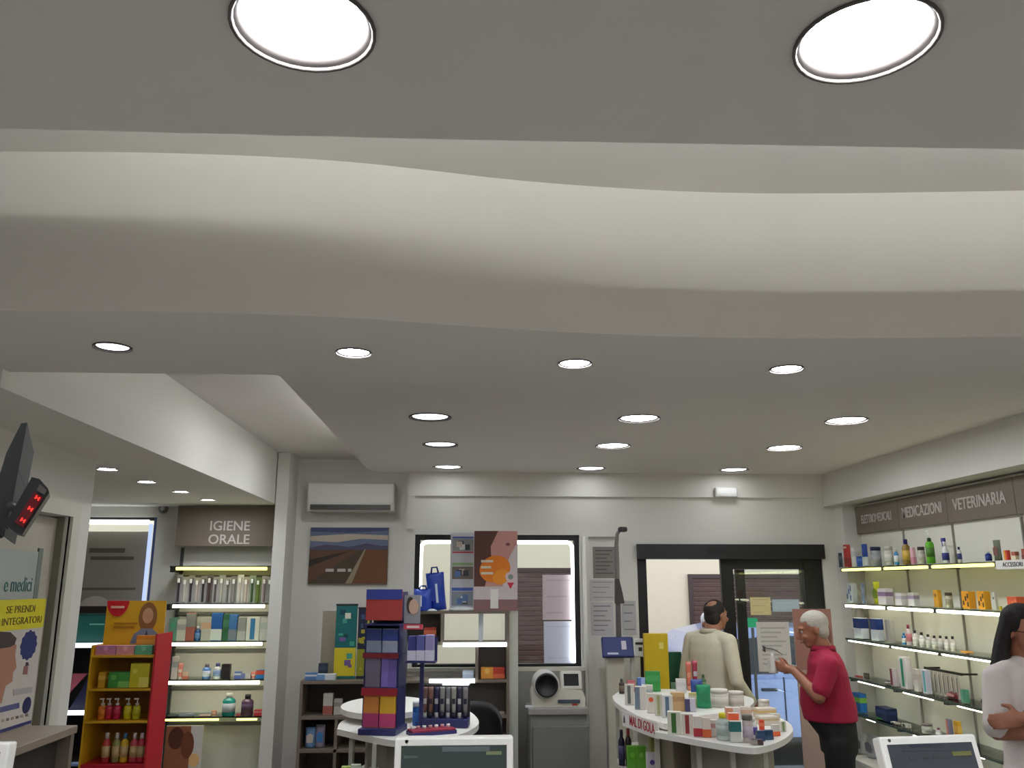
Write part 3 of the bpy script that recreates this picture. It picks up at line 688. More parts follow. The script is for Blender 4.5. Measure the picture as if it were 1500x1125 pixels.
# low open shelf unit by the back wall and things around it
lu = thing('low_shelf_unit', 'low taupe open shelf unit against the back wall left of the island', 'shelf unit', (-1.107, 8.27, -.342))
lu.scale = (1.19, 1.19, 1.19)
TP2 = M('taupe_board', c8(118,106,94), 0.6, var=0.08, scale=14)
MB().box(-.29, .36, .1, .12, .29, 1.08, P(78,70,62)).build('back_panel', lu)
for x in (-.29, -.02, .335): MB().box(x, x+.022, -.22, .1, .2876, 1.065 if x != -.02 else .82, TP2).build('side_panel', lu)
for z in (.30, .585, .815, 1.065): MB().box(-.29 if z > 1 else -.268, .36 if z > 1 else .335, -.22, .1, z, z+.022, TP2).build('board', lu)
bb = MB().box(-.125, .125, 0, .012, 0, .595, P(150,142,122)).build('beige_board', None, (-1.214, 8.36, .953)); tag(bb, 'plain beige board leaning upright on the low shelf unit', 'board')
for i, (x0, x1, ca, cb, lab) in enumerate([(490, 521, (20,104,104), (208,190,40), 'tall teal and yellow printed card column on the low shelf unit'), (523, 543, (24,34,62), (140,140,40), 'narrow navy printed card column beside the teal one')]):
    xa, xb = solveX(x0, 8.16, 1.2), solveX(x1, 8.16, 1.2); z0 = .953; z1 = onY(500, 887+5*i, 8.16).z; w = xb-xa; h = z1-z0
    t = thing('card_column', lab, 'display card', ((xa+xb)/2, 8.16, z0))
    MB().box(-w/2, w/2, 0, .03, 0, h, P(*ca), bev=.003).build('card', t)
    m = MB(); rr = random.Random(i+3)
    m.box(-w/2, w/2, -.001, 0, h*.04, h*.42, P(*cb))
    for q in range(12):
        a, b = rr.uniform(-.45,.2), rr.uniform(.04,.9); c = rr.choice([(214,214,200),(224,206,60),(110,90,150),(20,70,80),(70,160,140)] if i == 0 else [(60,80,120),(170,160,50),(40,50,60)])
        m.box(w*a, w*(a+rr.uniform(.15,.3)), -.0016-.0001*q, 0, h*b, h*(b+rr.uniform(.03,.08)), P(*c))
    m.build('printed_shapes', t)
    MB().box(-w/2-.004, w/2+.004, -.004, .034, h, h+.015, P(40,40,44)).build('top_edge', t)

# cube shelves standing in front of the shop window
cu = thing('cube_shelves', 'taupe cube shelf unit with lit shelf edges in front of the shop window', 'shelf unit', (-.06, 7.0, 0))
ox = -.06; zt = 1.585; TD = P(112,102,92)
def U(px): return solveX(px, 7.0, 1.3) - ox
MB().box(U(590), U(747), 0, .3, zt-.02, zt, TP2).build('board', cu)
for px, z0, z1 in ((590, 0, zt-.02), (645, 1.345, zt-.02), (742, 0, zt-.02), (697, 1.06, 1.31)): MB().box(U(px), U(px)+.022, 0, .3, z0, z1, TP2).build('divider', cu)
MB().box(U(590)+.022, U(645), .28, .3, 1.345, zt-.02, TD).build('back_panel', cu)
MB().box(U(697)+.022, U(742), .28, .3, 1.06, 1.31, TD).build('back_panel', cu)
MB().box(U(590)+.022, U(742), .28, .3, 0, 1.04, P(122,116,106)).build('back_panel', cu)
for z, a, b in ((1.325, 590, 742), (1.04, 590, 742), (.775, 590, 742), (.4, 590, 742)): MB().box(U(a)+.022, U(b), 0, .28, z, z+.02, TP2).build('board', cu)
MB().tube([(U(649), -.012, 1.328), (U(742), -.012, 1.328)], .017, EM('white_shelf_led', (.85,.95,1.0), 4.0), 8).build('led_tube', cu)
MB().tube([(U(630), -.012, 1.055), (U(696), -.012, 1.055)], .017, EM('white_shelf_led', (.85,.95,1.0), 4.0), 8).build('led_tube', cu)
MB().box(U(701), U(708), .1, .12, 1.345, zt-.02, P(214,220,226)).build('white_divider', cu)
wp = MB().box(-.035,.035,0,.03,0,1.585,P(206,206,196)).build('white_post', None, (solveX(752,7.1,1.3), 7.05, 0)); tag(wp, 'white upright post at the right end of the cube shelves', 'post')

# ------------------------------------------------------------------ things on the cube shelves
st = thing('photo_stand', 'tall white card stand with four small photos on the cube shelves', 'display stand', (solveX(677,7.14,1.6), 7.14, 1.586))
a = onY(660, 780, 7.1); hh = a.z - 1.586; w = 36*7.1/F_PX
MB().lathe([(0,0),(.11,0),(.11,.012),(.04,.03),(0,.03)], P(226,230,230), 24, sy=.6).build('base', st)
MB().box(-w/2, w/2, 0, .012, .02, hh, P(206,206,212)).build('card', st)
for z0, z1, c in ((.76,.92,(150,150,150)), (.40,.56,(120,108,96)), (.06,.24,(140,150,160))):
    p = MB().box(-w*.42, w*.42, -.002, 0, hh*z0, hh*z1, P(*c)).build('photo', st)
    rr = random.Random(int(z0*100)); m = MB()
    for q in range(5):
        x = rr.uniform(-.36,.1)*w; z = hh*(z0+(z1-z0)*rr.uniform(.08,.4)); m.box(x, x+w*.22, -.0026-.0002*q, -.002, z, z+hh*(z1-z0)*.45, P(*rr.choice([(210,190,176),(60,64,70),(220,224,226),(90,120,170)])))
    m.build('printed_figures', p)
for za_, zb_, c in ((.925,.95,(96,106,176)),(.735,.755,(190,70,80)),(.575,.61,(150,180,130)),(.25,.29,(70,100,180))): MB().box(-w*.42, w*.42, -.0035, 0, hh*za_, hh*zb_, P(*c)).build('printed_stripe', st)
wpz = Matrix.Rotation(PI/2,4,'X')
st = thing('orange_poster', 'tall poster of a face holding an orange beside the photo stand', 'poster', (solveX(726,7.03,1.6), 7.03, 1.586))
w = 62*7.05/F_PX; hh = onY(726, 778, 7.05).z - 1.586
MB().box(-w/2, w/2, 0, .015, 0, hh, P(214,200,204)).build('board', st)
m = MB()
m.box(-w/2, w*.5, -.001, 0, hh*.30, hh, P(206,150,142))
m.prism([(-w/2,hh*.3),(-w*.25,hh*.3),(-w*.1,hh*.62),(-w*.12,hh*.8),(w*.05,hh),(-w/2,hh)], 0, .0016, P(96,56,50), wpz)
m.prism(ell(w*.28,hh*.83,w*.05,hh*.02), 0, .002, P(120,66,74), wpz)
m.prism([(w*.5,hh*.3),(w*.5,hh*.85),(w*.34,hh*.7),(w*.2,hh*.5),(w*.16,hh*.3)], 0, .002, P(220,206,208), wpz)
m.build('printed_face', st)
m = MB().prism(ell(-w*.02,hh*.52,w*.36,hh*.165,.3), 0, .003, P(232,128,24), wpz).prism(ell(w*.12,hh*.42,w*.2,hh*.09,.5), 0, .0034, P(240,150,40), wpz); m.build('printed_orange', st)
m = MB()
for q in range(3): m.box(-w*.34, -w*(.06+.05*(q%2)), -.0042, -.003, hh*(.60-.075*q), hh*(.63-.075*q), P(226,214,196))
m.build('printed_lines', st)
MB().prism(ell(w*.34,hh*.42,w*.12,hh*.065), 0, .0045, P(226,200,206), wpz).prism(ell(w*.34,hh*.42,w*.06,hh*.033), 0, .005, P(130,150,140), wpz).prism([(w*.26,hh*.35),(w*.42,hh*.35),(w*.34,hh*.27)], 0, .0045, P(206,40,70), wpz).build('printed_badge', st)
MB().box(-w/2, w*.5, -.0012, 0, 0, hh*.14, P(140,104,104)).box(-w*.12, w*.06, -.003, 0, hh*.03, hh*.27, P(236,232,228)).build('printed_bottle', st)
def blue_bag(pos, w, h, d, label, rz, roll=0.0):
    o = pouch(pos, w, d, h, rz, ((24,62,170),(24,62,170)), label, 'bag')
    o.name = 'blue_bag'
    m = MB(); m.box(-w*.06, w*.06, -d*.52, -d*.47, h*.2, h*.7, P(214,226,244)); m.build('white_logo', o)
    m = MB().tube([(-w*.2,0,h*.97),(-w*.14,0,h*1.14),(w*.14,0,h*1.14),(w*.2,0,h*.97)], .008, P(18,40,120), 8); m.build('handle', o)
    o.rotation_euler = (0, roll, rz); return o
blue_bag((solveX(641,7.12,1.6), 7.12, 1.590), .15, .30, .12, 'upright blue bag with white mark on the cube shelves', .1, -.1)
blue_bag((solveX(619,7.05,1.6), 7.05, 1.588), .15, .17, .14, 'squat blue bag lying against the upright blue one', -.2, .0)
dm = MB().lathe([(0,0),(.045,0),(.045,.006),(.02,.016),(0,.018)], P(226,232,236), 20).build('white_dish', None, (solveX(632,6.98+.05,1.586), 7.03, 1.586)); tag(dm, 'small white dish in front of the blue bags', 'dish')
on_front('c', 621, 638, 919, 7.08, 1.346, ((176,64,48),(206,110,70)), 'red carton in the left cube of the window shelves', 'box')
on_front('c', 705, 722, 978, 7.06, 1.061, ((226,150,60),(240,190,90)), 'orange carton in the right cube, left of the red one', 'box', style='spot')
on_front('c', 723, 739, 978, 7.06, 1.061, ((196,60,44),(226,110,70)), 'red carton in the right cube, beside the orange one', 'box', style='low')
on_front('c', 712, 738, 1063, 7.06, .796, ((186,176,170),(150,130,124)), 'pale grey carton on the bottom cube shelf', 'box')
on_front('c', 678, 693, 983, 7.1, 1.062, ((190,206,230),(214,222,236)), 'pale blue box behind the lit shelf edge in the window', 'box')
# ------------------------------------------------------------------ island counter on the left with two white tops
def top_from_px(poly, z): return [(p.x, p.y) for p in (onZ(x, y, z) for x, y in poly)]
ic = thing('island_counter', 'white curved island counter with two stepped tops on the left', 'counter', (-.3, 5.8, 0))
sp = spline([(-.77,5.57,0),(-.36,5.14,0),(-.09,5.24,0),(.055,5.5,0),(.105,5.86,0),(.01,6.36,0),(-.25,6.5,0),(-.55,6.36,0),(-.77,5.95,0),(-.77,5.57,0)], 6)[:-1]
MB().prism([(p.x+.3, p.y-5.8) for p in sp], .895, .93, WHITE).build('top', ic)
rear = ell(-.52+.3, 6.10-5.8, .30, .44, 0, 36)
MB().prism(rear, .965, 1.0, WHITE).build('upper_top', ic)
MB().prism(ell(-.52+.3, 6.10-5.8, .12, .2, 0, 20), .93, .965, WHITE).build('riser', ic)
GREYG = GLASS('grey_showcase_glass', (0.80,0.84,0.82))
body = ell(-.32+.3, 5.85-5.8, .34, .52, 0, 32)
MB().prism(body, .0, .12, P(110,104,98)).build('plinth', ic)
MB().prism(ell(-.02, .05, .30, .44, 0, 28), .12, .86, P(150,146,136)).build('core', ic)
MB().prism(ell(-.02, .02, .40, .58, 0, 32), .60, .615, WHITE).build('shelf', ic)
for a in (3.5, 4.2, 4.9, 5.6): MB().box(-.012,.012,-.1,.0,.615,.895,P(176,174,166),Matrix.Translation((-.02+.38*math.cos(a), .02+.55*math.sin(a), 0))).build('divider', ic)
for i, (px, c, lab) in enumerate([(507,(190,206,120),'pale green carton on the lower shelf of the island, leftmost'), (521,(206,210,196),'white carton on the lower shelf of the island, second from left'), (536,(150,170,150),'grey green carton on the lower shelf of the island, third'), (547,(180,186,190),'pale grey carton on the lower shelf of the island, fourth'), (570,(120,136,160),'blue grey carton on the lower shelf of the island, rightmost')]):
    y = 5.42 - .05*i; carton((solveX(px, y, .7), y, .616), .055, .035, .13+.02*(i%2), 0, (c, (230,228,216)), lab, 'box', style='low')
# tall cardboard display of boxed goods on the island
tw = thing('counter_display', 'tall navy cardboard tower display on the island counter', 'display stand', (solveX(560,5.44,.93), 5.44, .931), -.22)
ND = P(34,36,92)
wd = .22
MB().box(-wd/2, wd*.55, -.13, .12, 0, .035, ND, bev=.004).build('base_tray', tw)
MB().box(-wd/2, wd/2, .085, .1, .035, .80, P(40,40,80)).build('back_card', tw)
for z in (.25, .45, .62): MB().box(-wd/2, wd/2, -.085, .085, z, z+.01, ND).build('shelf', tw)
for x in (-wd/2, wd/2-.008): MB().box(x, x+.008, -.06, .085, .035, .62, ND).build('side_card', tw)
hd = MB().box(-wd/2-.005, wd/2+.005, -.05, -.04, .65, .835, P(176,64,60), Matrix.Rotation(.0,4,'X')).build('header_card', tw)
MB().box(-wd/2-.005, wd/2+.005, -.053, -.05, .775, .835, P(52,66,150)).build('printed_band', hd)
MB().box(-wd/2, wd/2, -.04, .085, .65, .66, ND).box(-wd/2, -wd/2+.01, -.04, .09, .65, .82, ND).box(wd/2-.01, wd/2, -.04, .09, .65, .82, ND).build('header_box', tw)
tm = Matrix.Translation(tw.location) @ Matrix.Rotation(-.22, 4, 'Z')
def on_tower(x, y, z, w, d, h, cs, lab, style='band', cat='box'):
    p = tm @ Vector((x, y, z)); return carton(p, w, d, h, -.22, cs, lab, cat, None, style)
on_tower(-.052, -.04, .0355, .094, .07, .19, ((206,130,60),(176,60,110)), 'orange and magenta carton low in the tower, left', 'low')
on_tower(.05, -.04, .0355, .094, .07, .19, ((226,176,50),(196,70,120)), 'yellow and magenta carton low in the tower, right', 'low')
on_tower(-.052, -.03, .261, .094, .07, .17, ((112,104,122),(124,112,140)), 'grey mauve carton on the second tier of the tower, left', 'top')
on_tower(.05, -.03, .261, .094, .07, .17, ((110,96,170),(130,110,190)), 'violet carton on the second tier of the tower, right', 'side')
on_tower(-.052, -.03, .461, .094, .07, .14, ((130,140,160),(44,60,120)), 'silver and blue carton on the third tier of the tower, left', 'top')
on_tower(.05, -.03, .461, .094, .07, .14, ((150,156,176),(48,66,140)), 'pale blue carton on the third tier of the tower, right', 'top')
MB().box(-wd/2-.002, wd/2+.002, -.088, -.085, .215, .26, P(150,30,44)).build('price_strip', tw)
MB().box(-wd/2-.002, wd/2+.002, -.088, -.085, .43, .46, P(120,24,36)).build('price_strip', tw)
# face card and purple cartons at the tower's right flank
fmx = Matrix.Translation((.165,.0,0))
fc = MB().box(-.05, .05, 0, .01, .63, .80, P(150,150,156), fmx).build('face_card', tw)
MB().prism(ell(.01,.73,.03,.045), 0, .003, P(206,170,150), fmx @ wpz).prism(ell(-.012,.74,.024,.05), 0, .002, P(64,54,50), fmx @ wpz).build('printed_face', fc)
MB().box(-.05,.07,-.002,0.01,.595,.625,P(206,70,90), fmx).box(-.03,.05,-.0028,-.002,.603,.617,P(236,214,214), fmx).build('red_strip', fc)
MB().box(-.09,-.04,.01,.02,.64,.66,ND, fmx).build('support', fc)
SB = thing('side_rack', 'narrow side rack holding violet cartons beside the tower', 'rack', tuple(tm @ Vector((.228,.02,0))), -.1)
MB().box(-.09,.09,-.05,.05,.40,.41,ND).box(-.012,.012,.02,.04,0,.40,ND).box(-.09,.09,.045,.05,.41,.55,ND).build('rack_frame', SB)
for q, c in enumerate([(56,60,130),(92,96,160),(150,140,190)]):
    carton(tm @ Vector((.171+.055*q, .012, .411)), .05, .06, .145+.004*q, -.1, (c, (210,206,226)), ['indigo carton in the side rack, leftmost','periwinkle carton in the side rack, middle','lilac carton in the side rack, rightmost'][q], 'box', style='low')
# cosmetics stand with tubes, blue tin and slanted tray
ms = thing('cosmetics_stand', 'navy cosmetics stand with clear top at the right of the island', 'display stand', (solveX(652,5.62,.93), 5.62, .931), -.12)
MB().box(-.15,.15,-.06,.06,0,.05,ND,bev=.004).build('base', ms)
MB().box(-.15,.15,.05,.056,.05,.25,P(60,58,70)).build('back_card', ms)
MB().box(-.15,.15,-.06,.056,.245,.25,GLASS('clear_acrylic',(.92,.93,.93))).build('clear_lid', ms)
m4 = Matrix.Translation(ms.location) @ Matrix.Rotation(-.12,4,'Z')
COLS = [((120,84,76),'brown'),((134,96,84),'tan brown'),((38,34,76),'dark navy'),((146,142,140),'silver'),((120,120,124),'grey'),((160,156,150),'pale silver'),((48,44,70),'ink blue'),((132,126,128),'taupe grey')]
for q, (c, nm) in enumerate(COLS):
    tube(m4 @ Vector((-.13+.0365*q, 0, .0505)), .032, .03, .185, -.12, (c, (40,38,60) if q % 2 else (200,198,196)), '%s cosmetics tube in the navy stand, number %s from the left' % (nm, ['one','two','three','four','five','six','seven','eight'][q]), 'tube', 'tubes in the cosmetics stand')
on_plate('j', 604, 618, 1029, 1064, .93, ((30,90,170),(190,196,204),(36,100,180)), 'blue tin with pale lid between tower and cosmetics stand', 'tin')
sl = thing('slanted_tray', 'flat slanted red and navy tray of samples on the island front', 'tray', (solveX(632,5.36,.93), 5.36, .931), .38)
rxm = Matrix.Rotation(-.12,4,'X')
MB().box(-.14,.14,-.055,.055,0,.02,P(40,34,100)).build('tray', sl)
MB().box(-.135,.135,-.05,.05,.02,.03,P(150,36,66)).build('red_insert', sl)
for q in range(7): MB().lathe([(.012,0),(.012,.016),(0,.018)], P(*[(220,214,214),(190,140,150)][q%2]), 10, (-.115+.038*q, .02, .03)).build('sample', sl)
# black chair behind the island
ch = thing('black_chair', 'black shell chair behind the right end of the island counter', 'chair', (solveX(690,6.65,.9), 6.62, 0), -.3)
v = []; f = []; A, B = 12, 8
for j in range(B+1):
    for i in range(A+1):
        a = PI*(.05+.9*i/A); r = .25*(1-.06*(j/B)); t = j/B
        z = .46 + t*.47*(1-.25*abs(math.cos(a))**3); v.append((r*math.cos(a), r*.8*math.sin(a), z))
n0 = len(v); v += [(x*.93, y*.93, z) for x, y, z in v]
for j in range(B):
    for i in range(A):
        a = j*(A+1)+i; f += [(a,a+1,a+A+2,a+A+1), (n0+a,n0+a+A+1,n0+a+A+2,n0+a+1)]
for i in range(A): a = B*(A+1)+i; f.append((a,a+1,a+1+n0,a+n0)); f.append((i+1,i,i+n0,i+1+n0))
for j in range(B):
    for i in (0, A): a = j*(A+1)+i; f.append((a,a+A+1,a+A+1+n0,a+n0))
MB().add(v, f, P(24,24,26), True).build('backrest', ch)
MB().prism(ell(0,0,.24,.22), .43, .47, P(26,26,28)).build('seat', ch)
for sx, sy in ((-1,-1),(1,-1),(-1,1),(1,1)): MB().cyl((sx*.15,sy*.14,.43),(sx*.2,sy*.19,0),.014,P(40,40,42)).build('leg', ch)

# ------------------------------------------------------------------ gondola counter on the right
gc = thing('gondola_counter', 'white two-level curved gondola counter on the right', 'counter', (1.45, 5.44, 0))
GO = Vector((1.45, 5.44, 0))
GS = .9375
up = [onZ(x, y, 1.05) for x, y in [(897,1020),(903,1030),(930,1046),(960,1056),(976,1060),(990,1056),(1020,1049),(1060,1044),(1090,1038),(1104,1029),(1098,1021),(1060,1014),(1000,1010),(940,1009),(910,1012)]]
up = [p for p in spline([(q.x,q.y,0) for q in up] + [(up[0].x,up[0].y,0)], 4)[:-1]]
MB().prism([(p.x-GO.x, p.y-GO.y) for p in up], 1.02, 1.05, WHITE).build('upper_top', gc)
GSL = .908
lo = [p*GSL for p in spline([(1.16,5.36,0),(1.36,5.06,0),(1.54,4.85,0),(1.65,4.86,0),(1.85,5.08,0),(2.03,5.41,0),(2.11,5.75,0),(2.08,6.08,0),(1.9,6.2,0),(1.5,6.0,0),(1.16,5.36,0)], 6)[:-1]]
MB().prism([(p.x-GO.x, p.y-GO.y) for p in lo], .98, 1.01, WHITE).build('lower_top', gc)
def shrink(poly, k): 
    c = sum((Vector(p) for p in poly), Vector((0,0,0)))/len(poly); return [(c.x+(p.x-c.x)*k-GO.x, c.y+(p.y-c.y)*k-GO.y) for p in poly]
MB().prism(shrink(up,.35), 1.01, 1.02, WHITE).build('riser', gc)
MB().prism(shrink(up,.62), .1, 1.015, P(176,168,152)).build('core', gc)
MB().prism(shrink(lo,.6), .1, .975, P(158,152,142)).build('lower_core', gc)
MB().prism(shrink(up,.97), .672, .694, WHITE).build('shelf', gc)
MB().prism(shrink(lo,.92), .53, .55, WHITE).build('lower_shelf', gc)
MB().prism(shrink(up,.75), 0, .1, P(90,86,80)).build('plinth', gc)
MB().prism(shrink(lo,.75), 0, .1, P(90,86,80)).build('plinth', gc)
for px, py in ((900,1040),(958,1070),(1020,1090),(1070,1100),(1118,1098)):
    zz = 1.0 if px < 960 else .97
    p = onZ(px, py, zz); p = p + Vector((.03, .07, 0)) - GO
    MB().box(p.x-.012, p.x+.012, p.y-.012, p.y+.012, .55 if px > 960 else .694, 1.015 if px < 960 else .978, P(196,192,182)).build('divider', gc)
a, b = onZ(921, 1040, 1.05), onZ(974, 1058, 1.05)
ang = math.atan2(b.y-a.y, b.x-a.x); Lg = (b-a).length
sgn = thing('sore_throat_sign', 'white strip sign MAL DI GOLA in red on the gondola edge', 'sign', tuple((a+b)/2 + Vector((-.047,-.047,-.082))), ang)
Lg = min(Lg, .62)
MB().box(-Lg/2, Lg/2, -.003, .003, 0, .085, P(232,226,224)).build('strip', sgn)
text_part('lettering', 'MAL DI GOLA', .075, P(176,30,48), sgn, (0.03, -.004, .044), FRONT, .001, sx=(Lg*.74)/.50, bold=.0004)
MB().prism([(-.012,0),(.012,0),(.008,.03),(0,.045),(-.008,.03)], 0, .001, P(60,50,80), Matrix.Translation((-Lg*.44,-.003,.02)) @ wpz).build('emblem', sgn)

# ------------------------------------------------------------------ red and yellow floor display on the left
rd = thing('floor_display', 'red and yellow cardboard floor display with a portrait header', 'display stand', (-2.265, 6.0, 0))
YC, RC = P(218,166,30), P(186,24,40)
RB = [1.413, 1.128, .9415, .741]          # not used for the base: shelf tops from the photo
MB().box(-.2, .2, 0, .3, 0, .66, RC, bev=.004).build('base', rd)
MB().box(.2, .212, 0, .31, 0, 1.47, RC).build('side_panel', rd)
MB().box(-.212, -.2, 0, .31, 0, 1.40, YC).build('side_panel', rd)
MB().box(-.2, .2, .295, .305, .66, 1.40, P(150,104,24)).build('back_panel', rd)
RDZ = [.66, .925, 1.125, 1.335]
for z in RDZ[1:]: MB().box(-.2, .2, -.005, .295, z-.014, z, YC).build('shelf', rd)
hd = MB().box(-.2, .2, .15, .16, 1.335, 1.685, P(226,172,32)).build('header_card', rd)
MB().prism([(-.19+.13*.5+.075*math.cos(a), 1.685+.0-.105*abs(math.sin(a))) for a in [PI*i/14 for i in range(15)]], 0, .003, P(206,30,40), Matrix.Translation((0,.15,0)) @ wpz).build('red_tab', hd)
MB().box(-.17,-.08,.145,.147,1.635,1.65,P(236,190,170)).box(-.14,.0,.146,.15,1.50,1.515,P(180,120,20)).box(-.14,.02,.146,.15,1.53,1.54,P(180,120,20)).build('printed_lines', hd)
hm = Matrix.Translation((0,.15,0)) @ wpz
MB().prism(ell(.085,1.575,.062,.1), 0, .002, P(150,100,50), hm).prism(ell(.085,1.585,.036,.052), 0, .003, P(214,160,124), hm).prism([(-.02,1.40),(.0,1.46),(.05,1.50),(.12,1.50),(.17,1.46),(.19,1.40)], 0, .0026, P(126,136,160), hm).prism([(.06,1.40),(.085,1.49),(.12,1.40)], 0, .0032, P(50,60,100), hm).build('printed_portrait', hd)
for i, (x0, x1, c, lab) in enumerate([(-.19,-.06,(196,130,170),'mauve'), (-.055,.06,(214,150,160),'rose'), (.065,.18,(96,170,140),'mint green')]):
    carton((-2.265+(x0+x1)/2, 6.05, 1.336), x1-x0, .06, .06, 0, (c, tuple(min(255,v+30) for v in c)), '%s flat carton on the top shelf of the red floor display' % lab, 'box', style='spot')
carton((-2.265+.1, 6.12, 1.336), .12, .03, .12, 0, ((226,130,30),(236,160,60)), 'orange carton on the top shelf of the red floor display', 'box')
def onrd(k, px0, px1, yt, z, cs, lab, cat, style='band'): return on_front(k, px0, px1, yt, 6.03, z, cs, lab, cat, style=style, dep=.07)
onrd('c', 143, 152, 985, 1.126, ((214,160,40),(230,190,80)), 'slim amber carton on the second shelf of the floor display', 'box')
onrd('c', 158, 172, 985, 1.126, ((66,150,66),(110,190,90)), 'green carton on the second shelf of the floor display, left', 'box', 'spot')
onrd('c', 173, 187, 985, 1.126, ((74,160,72),(130,200,100)), 'green carton on the second shelf of the floor display, right', 'box', 'low')
onrd('c', 189, 202, 972, 1.126, ((214,204,40),(236,226,90)), 'tall yellow carton on the second shelf, beside the green ones', 'box', 'spot')
onrd('c', 203, 216, 972, 1.126, ((222,208,50),(240,232,110)), 'tall yellow carton on the second shelf, against the red side', 'box', 'low')
for i, (a, c, cp, nm) in enumerate([(140,(226,130,40),(214,206,206),'orange'), (150,(196,40,60),(214,206,206),'crimson'), (162,(186,34,70),(216,208,210),'raspberry'), (178,(206,190,30),(206,206,196),'lemon'), (191,(190,190,40),(210,210,200),'lime')]):
    onrd('p', a, a+10, 1024, .926, (c, cp), '%s pump bottle on the third shelf of the floor display' % nm, 'bottle')
for i, (a, c, cp, nm) in enumerate([(145,(196,60,66),(216,206,206),'brick red'), (160,(150,150,90),(216,210,206),'olive'), (172,(222,180,50),(60,110,150),'amber'), (186,(196,80,90),(214,204,204),'coral'), (197,(206,60,80),(220,208,208),'cherry')]):
    onrd('b', a, a+10, 1075, .661, (c, cp, (200,170,120)), '%s bottle on the lowest shelf of the floor display' % nm, 'bottle')

# dark cabinet in the passage behind it
pc = thing('passage_cabinet', 'dark open cabinet with white lit shelf edges behind the floor display', 'cabinet', (-3.54, 8.38, -.342))
pc.scale = (1.19, 1.19, 1.19)
DK = P(48,42,40)
MB().box(-.3,.3,.28,.3,.29,1.62,DK).build('back_panel', pc)
for x in (-.3,.28): MB().box(x,x+.02,-.14,.28,.2876,1.62,DK).build('side_panel', pc)
for z in (.5,.86,1.345): 
    s_ = MB().box(-.28,.28,-.14,.28,z-.02,z,DK).build('board', pc)
    MB().tube([(-.26,-.15,z-.005),(.26,-.15,z-.005)], .017, EM('cool_tube',(.8,.9,1.0),4.0) if z > .6 else P(120,140,180), 8).build('led_tube', s_)
tp = thing('teal_picture_box', 'dark teal picture box on the passage cabinet', 'box', (-3.47, 8.31, 1.2595))
tp.scale = (1.12, 1, 1.12)
MB().box(-.2,.2,0,.05,0,.24,P(30,76,72)).build('box', tp)
MB().box(-.19,.19,-.001,0,.02,.22,P(36,100,90)).box(.0,.12,-.002,0,.15,.16,P(130,200,180)).build('printed_panel', tp)
tp = thing('navy_gift_box', 'navy wedge shaped box with pink flap on the passage cabinet', 'box', (-3.43, 8.31, .682))
tp.scale = (1.19, 1, 1.19)
MB().prism([(-.12,0),(.14,0),(.14,.26),(.02,.26)], 0, .08, P(40,40,72), Matrix.Translation((0,.08,0)) @ wpz).build('box', tp)
MB().prism([(-.15,.12),(-.03,.26),(-.14,.26)], 0, .03, P(196,100,116), Matrix.Translation((0,.09,0)) @ wpz).build('flap', tp)

# ------------------------------------------------------------------ doorway, desk, poster and screens on the left
XW = -2.38
d1 = struct(MB().box(XW-.01,XW+.018,DY0-.08,DY0,0,DZL+.08,TRIMW).box(XW-.01,XW+.018,DY1,DY1+.10,0,DZL+.08,TRIMW).box(XW-.01,XW+.018,DY0,DY1,DZL,DZL+.08,TRIMW).build('door_2'))
yj = onX(73, 850, XW-.07).y
MB().box(XW-.11,XW-.07,DY0+.02,yj,0,DZL-.01,P(190,184,172)).build('door_leaf', d1)
MB().box(XW-.14,XW-.03,yj,DY1,0,DZL,P(132,126,114)).build('jamb', d1)
yg = onX(52, 850, XW-.06).y; zg = onX(30, 806, XW-.06).z
gp = MB().box(XW-.068,XW-.062,yg-1.2,yg,.8,zg,P(178,184,180,.25)).build('frosted_pane', d1)
MB().box(XW-.07,XW-.06,yg,yg+.05,.78,zg+.02,P(120,130,124)).build('pane_edge', gp)
ya, yb_ = onX(4, 858, XW-.06).y, onX(49, 858, XW-.06).y
text_part('lettering', 'e medici', .115, P(70,120,120), gp, (XW-.060, (ya+yb_)/2, onX(28, 857, XW-.06).z), RIGHTW, .001, sx=(yb_-ya)/.43)
ZD = 1.8 - .62*1.19 - .0
dk = thing('side_desk', 'taupe side desk along the left wall under the yellow headed poster', 'desk', (-2.215, 3.85, 0))
MB().box(-.155,.155,-1.3,1.08,ZD-.04,ZD,M('desk_top', c8(140,126,112), .5, var=.06, scale=12), bev=.004).build('desk_top', dk)
MB().box(-.155,.08,-1.28,1.05,0,ZD-.04,P(58,52,48)).build('front_panel', dk)
MB().box(.08,.146,1.03,1.07,0,ZD-.04,P(120,108,96)).build('end_post', dk)
XP = -2.34
ye, yl = onX(65, 900, XP).y, onX(-25, 900, XP).y
zt_ = onX(65, 877, XP).z; ps = thing('wall_poster', 'white poster with yellow heading and a woman in profile standing on the side desk', 'poster', (XP, 0, ZD+.001))
def sp_(px, py): q = onX(px, py, XP); return (q.y, q.z-ZD-.001)
hz = zt_ - ZD
MB().box(-.014,0,yl,ye,0,hz,P(206,198,192)).build('board', ps)
def side(poly, d, c, m): m.prism(poly, 0, d, P(*c), Matrix.Rotation(PI/2,4,'Z') @ Matrix.Rotation(PI/2,4,'X'))
def sidepx(pts, d, c, m): side([sp_(*p) for p in pts], d, c, m)
m = MB(); side([(yl,hz-.155),(ye,hz-.155),(ye,hz),(yl,hz)], .001, (222,208,30), m); m.build('yellow_heading', ps)
y5, y6 = sp_(8, 900)[0], sp_(58, 900)[0]
text_part('lettering', 'SE PRENDI', .052, P(110,92,30), ps, (.002,y5+(y6-y5)*.42,hz-.052), RIGHTW, .001, sx=1.25)
text_part('lettering', 'INTEGRATORI', .052, P(110,92,30), ps, (.002,(y5+y6)/2,hz-.112), RIGHTW, .001, sx=1.25)
cb = sp_(42, 945); rb = (abs(sp_(53,945)[0]-sp_(30,945)[0])/2, .075)
